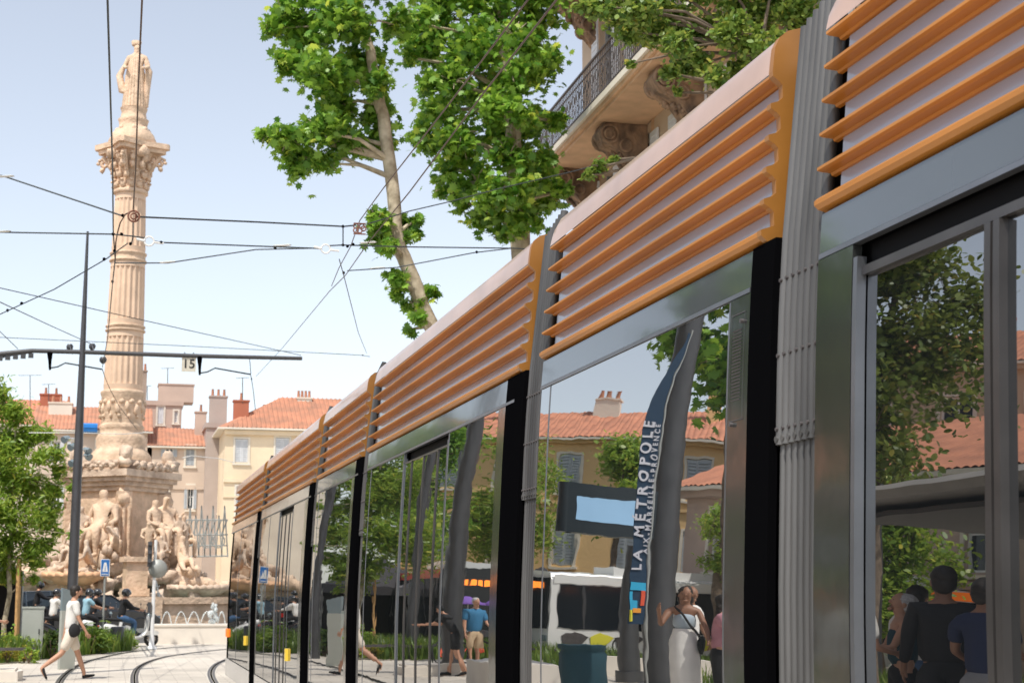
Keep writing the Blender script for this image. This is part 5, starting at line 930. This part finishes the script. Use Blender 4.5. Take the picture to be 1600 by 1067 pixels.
# ================================================================ CARS
def car(label,loc,rz,paint,L=4.3,W=1.8,H=1.5,name='parked_car'):
    """faces local +y; origin under the middle"""
    ro=empty(name,loc,rz,label=label,cat='car'); h=L/2
    low=[(-h,.35),(-h,.75),(-h+.08,.98),(-h+.4,1.02),(h-1.1,.98),(h-.25,.82),(h,.65),(h-.02,.3)]
    q=MB(); n=len(low); vs=[]
    for x,inn in ((-W/2+.02,.04),(-W/2,.0),(W/2,.0),(W/2-.02,.04)):
        for (y,z) in low: vs.append((x,y*(1-inn*.3),z if inn==0 else z-.0))
    sec=[-W/2,-W/2+.06,W/2-.06,W/2]; vs=[]
    for k,x in enumerate(sec):
        for (y,z) in low: e=.06 if k in(0,3) else 0; vs.append((x,y-math.copysign(e,y),z-(e if z>.9 else 0)))
    q.add(vs,[(k*n+i,k*n+(i+1)%n,(k+1)*n+(i+1)%n,(k+1)*n+i) for k in range(3) for i in range(n)]+[tuple(range(n)),tuple(range(3*n,4*n))],0,False)
    for y in (-h+.8,h-.85):
        for sg in (-1,1): q.torus((sg*(W/2-.0),y,.33),.37,.03,'x',16,5,0,0,PI)
    bd=q.build('body',paint,ro)
    cab=[(-h+.12,1.0),(-h+.5,H-.06),(-h+.9,H),(h-2.0,H-.02),(h-1.15,.98)]; nn=len(cab); q=MB(); vs=[]
    for x,s_ in ((-W/2+.08,0),(-W/2+.22,1),(W/2-.22,1),(W/2-.08,0)):
        for (y,z) in cab: vs.append((x,y,z if s_ else min(z,1.0)+0))
    a_=[(-W/2+.08,y,1.0) if z<=1.0 else (-W/2+.2,y,z) for y,z in cab]; b_=[(-x,y,z) for x,y,z in a_]
    q.add(a_+b_,[tuple(range(nn)),tuple(range(2*nn-1,nn-1,-1))]+[(i,i+1,nn+i+1,nn+i) for i in range(nn-1)],0); q.build('cabin','pane',ro)
    q=MB(); q.add([(-W/2+.2,-h+.6,H-.0),(W/2-.2,-h+.6,H-.0),(W/2-.2,h-2.0,H+.01),(-W/2+.2,h-2.0,H+.01),(0,-h+.6,H+.02),(0,h-2.0,H+.03)],[(0,4,5,3),(4,1,2,5)])
    for sg in (-1,1):
        for y in (-h+.75,-.15): q.tube([(sg*(W/2-.08),y,1.0),(sg*(W/2-.205),y+.02,H-.01)],.03,6)
        q.tube([(sg*(W/2-.08),h-1.15,.99),(sg*(W/2-.2),h-2.0,H)],.03,6); q.tube([(sg*(W/2-.2),-h+.5,H-.03),(sg*(W/2-.2),h-2.0,H)],.025,6)
    q.build('roof',paint,ro)
    for y in (-h+.8,h-.85):
        for sg in (-1,1): q=MB(); q.torus((sg*(W/2-.1),y,.32),.24,.085,'x',22,8); wl=q.build('wheel','tyre',ro); q=MB(); q.tube([(sg*(W/2-.14),y,.32),(sg*(W/2-.03),y,.32)],.18,12); q.build('rim','chrome',wl)
    for sg in (-1,1):
        q=MB(); q.box((sg*W/2*.93-.16,-h-.02,.74),(sg*W/2*.93+.06,-h+.1,.92)); q.build('taillight','red_light',ro); q=MB(); q.box((sg*.62-.16,h-.1,.62),(sg*.62+.16,h+.01,.76)); q.build('headlight','lamp_glass',ro)
        q=MB(); q.blob((sg*(W/2+.08),h-1.35,1.03),(.1,.06,.07),1,0); q.build('mirror',paint,ro)
        for y in (-.9,.1): q=MB(); q.box((sg*W/2-.012,y,.82),(sg*W/2+.022,y+.16,.85)); q.build('door_handle',paint,ro)
    q=MB(); q.box((-.26,-h-.03,.55),(.26,-h-.005,.66)); q.build('number_plate','sign_white',ro)
    return ro
a=at(52,985,60); car('dark blue-grey hatchback seen from behind, parked behind the grey cabinet',(a.x,61,0),R(-38),'car_blue',4.4,1.85,1.65)
a=at(150,985,59); car('black car behind the scooters in front of the fountain',(a.x,60,0),R(-62),'car_black',4.3,1.8,1.5)
a=at(12,960,68); car('pale car at the left edge beyond the dark blue-grey hatchback',(a.x-1.2,67,0),R(-80),'car_white',4.2,1.75,1.5)
# ================================================================ ACROSS THE STREET (seen mirrored in the tram windows)
person('man in a blue t-shirt and khaki shorts with a water bottle, mirrored in the tram',(-3.0,31,0),R(165),1.85,((3,0),(-3,2)),((2,8,10),(20,10,40)),2,0,'skin','hair_grey',0,'cloth_blue','shirt','cloth_khaki','shorts','cloth_grey',fat=1.15)
person('person in black with a cap bending forward beside the dark mast, mirrored in the tram',(-2.65,31.2,0),R(-60),1.72,((14,4),(-12,8)),((40,8,50),(45,8,40)),26,0,'skin','cloth_black',0,'cloth_black','shirt','cloth_black','shorts','cloth_black')
r_,hd=person('woman in pale blue crop top and long cream skirt, raising one hand',(-2.25,17,.27),R(200),1.78,((4,2),(-2,3)),((30,22,112),(20,20,40)),0,0,'skin_brown','hair_dark',.15,'cloth_skyblue','crop','cloth_white','longskirt','cloth_white',female=True,bag='cloth_black')
person('bald man in a white shirt beside the woman in the cream skirt',(-2.75,18.2,.27),R(150),1.82,((2,2),(-2,3)),((4,6,12),(8,6,20)),0,20,'skin_brown',None,0,'cloth_white','shirt','cloth_black','pants','cloth_black')
person('person in a pink top and black trousers with outstretched arm, mirrored near the panel edge',(-2.55,16.6,.27),R(120),1.68,((2,2),(-2,3)),((35,10,40),(8,6,20)),0,0,'skin','hair_dark',.1,'cloth_pink','shirt','cloth_black','pants','cloth_black',fat=1.1,female=True)
person('grey haired woman in a dark sleeveless top looking up, mirrored in the nearest tram window',(-2.25,12,.27),R(-75),1.7,((2,2),(-2,3)),((20,10,70),(25,8,60)),0,0,'skin','hair_grey',0,'cloth_teal','vest','cloth_black','pants','cloth_black',fat=1.15,female=True,headpitch=22)
person('tall person in black seen from behind, mirrored under the dark shelter roof',(-1.95,10.8,.27),R(20),1.9,((2,2),(-2,3)),((6,10,16),(6,10,16)),0,0,'skin_brown','hair_dark',0,'cloth_black','jacket','cloth_black','pants','cloth_black',fat=1.25)
person('man in dark blue shirt at the right edge of the shelter crowd',(-1.75,9.9,.27),R(60),1.78,((2,2),(-2,3)),((6,10,70),(6,10,60)),0,0,'skin_brown','hair_dark',0,'cloth_navy','shirt','cloth_grey','pants','cloth_black')
person('person in white behind the tall person in black, mirrored in the tram',(-2.7,12.6,.27),R(60),1.8,((2,2),(-2,3)),((6,10,10),(6,10,10)),0,0,'skin','hair_dark',0,'cloth_white','shirt','cloth_jeans','pants','cloth_black')
person('person in white shirt at the left edge of the nearest window reflection',(-1.35,11.2,.27),R(60),1.75,((2,2),(-2,3)),((10,10,70),(10,10,50)),0,0,'skin','hair_dark',0,'cloth_white','shirt','cloth_khaki','pants','cloth_black')
# masts
def mast(lab,x,y,r,h,z=0,arms=()):
    q=MB(); ro=empty('lamp_mast',(x,y,z),0,label=lab,cat='mast'); q.tube([(0,0,0),(0,0,h*.5),(0,0,h)],[r,r*.9,r*.62],20); q.build('pole','paint_grey',ro); q=MB(); q.tube([(0,0,0),(0,0,.25)],r*1.35,20); q.build('base','paint_grey',ro)
    for (dx,z_) in arms: q=MB(); q.tube([(0,0,z_),(dx*.5,0,z_+.25),(dx,0,z_+.2)],.05,8); q.blob((dx,0,z_+.12),(.22,.14,.07),2,0); q.build('lamp_arm','paint_grey',ro)
    return ro
mast('thick grey mast on the platform carrying the dark display',-3.0,20,.205,10,.27)
mast('thick grey mast beside the man in blue, mirrored in the tram',-2.75,32,.23,9.5,0)
mast('slimmer grey lamp mast mirrored left of the tent',-3.6,41,.16,9,0,((-.9,6.9),))
mast('lamp mast with leaf shaped lamps beside the black sign, mirrored in the nearest window',-10.1,28,.17,6,0,((.6,4.2),(-.6,4.6)))
mast('short grey bollard mast in front of the white bus, mirrored in the tram',-5.6,29,.2,3.2,0)
# platform display
ro=empty('info_display',(-2.33,20,3.1),0,label='dark passenger display with a pale blue screen hanging from the platform mast',cat='display')
q=MB(); q.box((-.6,-.12,-.33),(.72,.12,.33)); q.tube([(.72,-.0,.33),(.72,0,-.33)],.12,12); q.build('housing','housing',ro); q=MB(); q.box((-.35,-.128,-.16),(.6,-.121,.16)); q.build('screen','screen',ro); q=MB(); q.box((-.7,-.04,-.05),(-.6,.04,.05)); q.build('bracket','paint_grey',ro)
# flag banner (feather flag) ; text shows through mirrored so that it reads in the reflection
ro=empty('feather_flag',(-2.25,18.3,.27),0,label='dark blue feather flag with white lettering and a coloured emblem, mirrored in the tram',cat='flag')
q=MB(); q.tube([(0,0,0),(0,0,3.2),(-.06,0,4.6),(-.2,0,5.3)],[.02,.018,.012,.008],8); q.build('pole','sign_back',ro)
q=MB(); n=14; vs=[]
for i in range(n+1): t=i/n; z=1.2+4.05*t; w_=.25*(1-max(0,t-.6)**1.5*3.3); x0=-.02-(.17*max(0,t-.75)/.25)**1; vs+=[(x0,0,z),(x0+.0+max(.03,w_),.0,z)]
q.add(vs,[(2*i,2*i+1,2*i+3,2*i+2) for i in range(n)]); q.add([(x,y+.006,z) for x,y,z in vs],[(2*i,2*i+2,2*i+3,2*i+1) for i in range(n)]); q.build('banner','flag_blue',ro)
q=MB()
mt_=Matrix(((0,1,0,.17),(0,0,1,-.012),(1,0,0,3.35),(0,0,0,1)))   # x text -> +z, y text -> +x (mirrored)
SPC=1.6; mt_=Matrix(((0,1,0,.15),(0,0,1,-.012),(1,0,0,2.95),(0,0,0,1))); add_text(q,'LA MÉTROPOLE',.185,mt_,0,.005)
mt2=Matrix(((0,1,0,.045),(0,0,1,-.012),(1,0,0,3.05),(0,0,0,1))); add_text(q,'AIX-MARSEILLE-PROVENCE',.09,mt2,0,.002); SPC=1; q.build('lettering','flag_white',ro)
q=MB(); q.box((.03,-.012,1.72),(.22,-.006,1.84),0); q.box((.04,-.012,1.5),(.09,-.006,1.72),2); q.box((.18,-.012,1.42),(.22,-.006,1.7),0); q.box((.08,-.014,1.38),(.18,-.008,1.45),1); q.tube([(.19,-.012,1.25),(.21,-.012,1.42)],.02,6,3); q.box((.12,-.013,1.45),(.18,-.007,1.58),0); q.build('emblem',['flag_cyan','flag_orange','flag_red','flag_yellow'],ro)
# black sign with letters
ro=empty('hanging_sign',(-4.5,18,2.75),0,label='black sign with white letters Me on a post, mirrored in the nearest window',cat='sign'); q=MB(); q.box((-.35,-.04,-.2),(.45,.04,.2)); q.build('plate','housing',ro); q=MB(); add_text(q,'Me',.26,facing((-.12,-.046,.04),(1,0,0)),0,.006); q.tube([(-.3+.05*i,-.046,-.1-.03*math.sin(i*.5)) for i in range(7)],.006,5); q.build('lettering','flag_white',ro); q=MB(); q.tube([(-.4,0,-2.5),(-.4,0,.3)],.04,8); q.build('post','pole_dark',ro)
# shelter
ro=empty('tram_shelter',(-3.85,10.5,.27),R(0),label='long tram shelter with a thin pale roof and dark fascia, mirrored in the nearest windows',cat='shelter')
ro.scale=(1,1,.86); q=MB(); q.prism([(-1.7,2.95),(-1.75,3.0),(-1.6,3.05),(0,3.25),(1.6,3.15),(1.8,3.05),(1.72,2.98),(0,2.9)],'y',-5.5,3.2); q.build('roof','canopy',ro); q=MB(); q.box((-1.5,-5.3,2.84),(1.5,3.0,2.895)); q.build('shade_slab','canopy_shade',ro)  # dark slab added below the roof, its colour stands for the shade there
for y in (-4.5,-1.5,1.6): q=MB(); q.tube([(-.6,y,0),(-.6,y,2.95)],.06,10); q.build('post','pole_dark',ro)
q=MB(); q.box((-.4,-5.0,2.25),(-.25,2.6,2.7)); q.build('fascia','housing',ro); q=MB(); q.box((-.62,-4.4,.3),(-.6,1.5,2.3)); q.build('glass_pane','pane',ro)
q=MB(); q.box((-.5,-4,.42),(-.1,1.2,.48)); 
for y in (-3.5,0.8): q.box((-.35,y,0),(-.25,y+.08,.42))
q.build('bench','paint_grey',ro)
# bin, planters
q=MB(); q.lathe([(.27,0),(.29,.05),(.32,.7),(.29,.75),(.32,.78),(.32,.84)],c=(-1.72,19.2,.27),n=8,rot=.4); q.build('litter_bin','cloth_teal',label='dark teal litter bin on the platform, mirrored low in the window',cat='bin')
q=MB(); q.prism([(-2.9,24.3),(-1.9,24.3),(-1.8,26.4),(-2.9,26.6)],'z',0,.55); q.build('stone_bench','stone_white',label='pale stone bench block behind the platform, mirrored at the bottom of the windows',cat='bench')
def bicycle(label,loc,rz):
    ro=empty('bicycle',loc,rz,label=label,cat='bicycle',group='rental bicycles beside the mast')
    for y in (-.52,.52): q=MB(); q.torus((0,y,.33),.31,.022,'x',26,6); wl=q.build('wheel','tyre',ro); q=MB(); 
    q=MB()
    for a_,b_ in (((0,-.52,.33),(0,-.1,.3)),((0,-.1,.3),(0,-.2,.8)),((0,-.2,.75),(0,.36,.78)),((0,-.1,.3),(0,.38,.7)),((0,-.52,.33),(0,-.18,.72)),((0,.52,.33),(0,.34,.95))): q.tube([a_,b_],.02,6)
    q.build('frame','flag_red',ro); q=MB(); q.tube([(-.28,.22,1.0),(0,.34,.97),(.28,.22,1.0)],.014,6); q.build('handlebar','pole_dark',ro); q=MB(); q.blob((0,-.22,.86),(.07,.13,.035),1,0); q.build('saddle','cloth_black',ro)
    q=MB(); q.box((-.16,.5,.75),(.16,.78,.95)); q.build('basket','paint_grey',ro); return ro
bicycle('rental bicycle with a basket leaning near the stone bench, closest to the thick mast',(-3.0,33.4,0),R(40)); b2=bicycle('rental bicycle with a basket standing further left, behind the purple parasols',(-3.7,35.2,0),R(70))
# tents and purple parasols
def tent(lab,x,y,w_,dp,h,mt):
    ro=empty('market_tent',(x,y,0),R(-20),label=lab,cat='tent')
    q=MB(); q.add([(0,0,h),(w_,0,h),(w_,dp,h),(0,dp,h),(w_/2,dp/2,h+1.1),(0,0,h-.35),(w_,0,h-.35),(w_,dp,h-.35),(0,dp,h-.35)],[(0,1,4),(1,2,4),(2,3,4),(3,0,4),(0,5,6,1),(1,6,7,2),(2,7,8,3),(3,8,5,0)]); q.build('roof',mt,ro)
    q=MB(); q.add([(0,dp,0),(w_,dp,0),(w_,dp,h-.35),(0,dp,h-.35)],[(0,1,2,3)]); q.build('back_wall','tent',ro)
    for a_,b_ in ((0,0),(w_,0),(w_,dp),(0,dp)): q=MB(); q.tube([(a_,b_,0),(a_,b_,h)],.03,6); q.build('leg','sign_back',ro)
for i,(x,y,mt) in enumerate(((-8.3,48,'tent_grey'),(-11.2,49,'tent'),(-14.2,50,'tent_grey'),(-6.4,52,'tent'))): tent(['grey peaked market tent, nearest the thick mast in the reflection','black peaked market tent beside the grey one, further from the tram','grey peaked market tent furthest from the tram','black market tent set back behind the others'][i],x,y,2.8,2.8,2.3,mt)
for i,(x,y) in enumerate(((-4.3,37.5),(-5.4,38.6))):
    ro=empty('parasol',(x,y,0),0,label=['purple parasol nearer the tram, mirrored beside the bicycles','purple parasol further from the tram, mirrored beside the bicycles'][i],cat='parasol'); q=MB(); q.lathe([(.02,1.95),(.25,1.88),(.45,1.75),(.45,1.7)],n=8); q.build('canopy','purple',ro); q=MB(); q.tube([(0,0,0),(0,0,1.95)],.025,6); q.build('pole','sign_back',ro)
# buses
def bus(label,loc,rz,L,mats,stripe,door=(.2,)):
    ro=empty('city_bus',loc,rz,label=label,cat='bus'); W=2.5; H=2.95
    q=MB(); q.prism([(-W/2,.35),(W/2,.35),(W/2,2.7),(W/2-.12,H-.05),(W/2-.35,H),(-W/2+.35,H),(-W/2+.12,H-.05),(-W/2,2.7)],'y',-L/2,L/2); q.build('body',mats[0],ro)
    for sg in (-1,1):
        q=MB(); q.box((sg*(W/2+.01)-.015,-L/2+.3,1.05),(sg*(W/2+.01)+.015,L/2-.3,2.55)); q.build('window','bus_dark',ro); q=MB(); q.box((sg*(W/2+.008)-.012,-L/2+.05,2.58),(sg*(W/2+.008)+.012,L/2-.05,2.85)); q.build('stripe',stripe,ro)
        for k in range(int(L/1.6)): y=-L/2+.9+k*1.6; q=MB(); q.box((sg*(W/2+.03)-.01,y,1.05),(sg*(W/2+.03)+.01,y+.06,2.55)); q.build('mullion','pole_dark',ro)
        for y in (-L/2+2.2,L/2-2.2): q=MB(); q.torus((sg*(W/2-.12),y,.48),.34,.13,'x',22,8); wl=q.build('wheel','tyre',ro); q=MB(); q.tube([(sg*(W/2-.2),y,.48),(sg*(W/2-.03),y,.48)],.26,12); q.build('rim','chrome',wl)
    for e in (-1,1):
        q=MB(); q.box((-W/2+.1,e*(L/2+.01)-.015,1.0),(W/2-.1,e*(L/2+.01)+.015,2.75)); q.build('windscreen','bus_dark',ro)
        q=MB(); 
        for k in range(6): q.box((-.62+k*.21,e*(L/2+.035)-.01,2.42),(-.47+k*.21,e*(L/2+.035)+.01,2.6))
        q.build('led_panel','led' if e<0 else 'pole_dark',ro)
        for sg in (-1,1): q=MB(); q.box((sg*.95-.16,e*(L/2+.01)-.03,.6),(sg*.95+.16,e*(L/2+.01)+.03,.78)); q.build('headlight','lamp_glass',ro)
    q=MB(); q.box((-.7,-L*.3,H),(.7,L*.05,H+.25)); q.build('roof_unit','car_white',ro)
    return ro
bus('black city bus with red roof edge and orange destination lights',(-6.3,49.2,0),R(3),12,['bus_dark'],'bus_red')
b_=bus('white city bus with dark windows and a yellow pattern on its side',(-11.7,41.2,0),R(84),10,['car_white'],'car_white')
for k in range(7): q=MB(); y=-4.6+k*.8; q.prism([(y,.5),(y+.5,.55),(y+.72,.8),(y+.3,.98),(y-.05,.8)],'x',-1.275,-1.262); q.build('decal','flag_yellow' if k%2 else 'iron',b_)
bus('white city bus with an orange stripe behind the woman in the cream skirt',(-16.5,33.5,0),R(82),11,['car_white'],'orange_light')
q=MB(); q.box((-13.5,31,0),(-4.9,31.35,.5)); q.build('low_planter','stone_white',label='long low pale planter wall across the street, mirrored in the tram',cat='planter')
for i,(x0,x1,y0,y1) in enumerate(((-13.4,-5,31.4,34),(-14,-6.2,23,27))):
    grass('hedge_plants',lambda r,x0=x0,x1=x1,y0=y0,y1=y1:(r.uniform(x0,x1),r.uniform(y0,y1)),3500,.6,'grass_blade',['green planting strip behind the low planter wall across the street','green planting strip beside the platform'][i],seed=20+i)
# trees across the street
def rtree(lab,x,y,h,r,n,size,lm,shape=OVAL,seed=1,cr=None,th=.16,grp=None):
    rnd=random.Random(seed); z0=h-2*r*1.05; cl=[]
    for k in range(15):
        a=rnd.uniform(0,2*PI); q=rnd.uniform(.2,.72)*r; zz=z0+r*rnd.uniform(.25,1.8); f=math.sin(PI*min(1,max(.12,(zz-z0)/(2*r)))); cl.append(((x+math.cos(a)*q*f,y+math.sin(a)*q*f,zz),r*rnd.uniform(.3,.48)))
    cl.append(((x,y,h-.35*r),r*.35))
    tree('street_tree',lab,(x,y,0),[((x,y,0),th),((x+.05,y,z0),th*.8),((x,y,h-r),th*.5),((x,y,h-.3*r),th*.2)],cl,n,size,shape,lm,'bark_dark',seed=seed)
rtree('large dark green tree behind the shelter, mirrored in the nearest window',-7.0,22,8.6,2.15,17000,.085,'leaf_olive',OVAL,31)
rtree('shorter bushy tree right of the large dark tree across the street',-13.5,24.5,4.9,2.0,9000,.08,'leaf_olive',OVAL,37)
rtree('light green tree at the back of the street behind the shelter',-11.5,30.5,5.6,2.2,9000,.09,'leaf_light',OVAL,38)
rtree('plane tree whose hanging leaves frame the platform mast, mirrored beside the metal panel',-5.2,23.2,9.0,1.75,6000,.12,'leaf_plane',PLANE,33)
rtree('rounded tree in front of the ochre building across the street',-12.6,52,8.6,1.9,6000,.11,'leaf_light',OVAL,34)
rtree('slender young tree beside the mirrored bus',-11.1,38.5,5.2,1.0,2600,.09,'leaf_light',SLIM,35)
rtree('broad green tree nearest the planting bed across the street',-7.3,60,10.2,3.0,12000,.14,'leaf_plane',SLIM,36)
rtree('tall green tree further from the tracks than the broad tree',-11.5,64,10.0,3.0,9000,.15,'leaf_light',SLIM,39)
rtree('green tree far down the street left of the fountain',-12.5,84,10,3.2,7000,.18,'leaf_plane',SLIM,40)
# buildings across the street
def grid(n,x0,dx,zs,w_=1.0,h=1.9,k='closed'): return [(x0+i*dx,z,w_,h,k) for i in range(n) for z in zs]
house('ochre_building','ochre building with red tiled roof and pale shutters across the street, mirrored in the tram',(-24,62,0),R(24),17.5,10,10.2,'wall_ochre',grid(6,1.3,2.8,(1.2,4.2,7.4),1.0,1.8),'gable',2.0,'tile2',.6,cat='building',chim=[(4,3,11,.6,2.2,'wall_ochre',1),(9,4,11.2,1.0,1.6,'wall_ivory',3),(13.6,3,11,.6,2.4,'wall_ochre',1)],shut='shutter_blue',band=[(3.5,.2,.08),(6.8,.15,.08),(9.8,.25,.3)])
house('ochre_corner_building','second ochre building with a rounded red roof line, nearer the tram front in the reflection',(-9.3,76,0),R(-8),0.1+9,9,10.5,'wall_ochre',grid(3,1.2,2.8,(1.2,4.4,7.6),1.0,1.8),'gable',2.2,'tile2',.5,cat='building',chim=[(2,3,11.5,.8,1.8,'wall_pinkbeige',2)],shut='shutter_blue',band=[(3.7,.2,.08),(7.0,.15,.08),(10.1,.25,.3)]) if False else None
house('tan_building','tan stone building with tall windows across the street, mirrored left of the metal panel',(-25,43,0),R(50),12,9,11.5,'wall_tan',grid(4,1.0,2.9,(1.2,4.6,8.0),1.1,2.2,'plain'),'gable',2.0,'tile2',.5,cat='building',chim=[(4,3,12.2,.9,1.6,'wall_brick',2),(9,3,12.2,.9,1.6,'wall_brick',2)],band=[(3.9,.2,.1),(7.3,.2,.1),(11.1,.3,.35)])
house('beige_corner_building','pinkish building with dark tall windows behind the shelter, mirrored in the nearest window',(-19,14,0),R(76),30,10,5.9,'wall_pinkbeige',grid(9,1.2,3.3,(.8,3.4),1.1,1.8,'plain'),'gable',2.2,'tile2',.6,cat='building',chim=[(5,3,7,1,1.6,'wall_brick',2),(16,3,7,1,1.6,'wall_brick',2)],band=[(2.95,.2,.1),(5.5,.3,.35)])
house('back_building','pale building further back left of the fountain, closing the view in the mirrored street',(-38,90,0),R(12),26,10,12,'wall_cream',grid(8,1.5,3.1,(1.2,4.6,8.2),1.1,2.0),'gable',2.2,'tile2',.6,cat='building',band=[(11.5,.3,.35)])
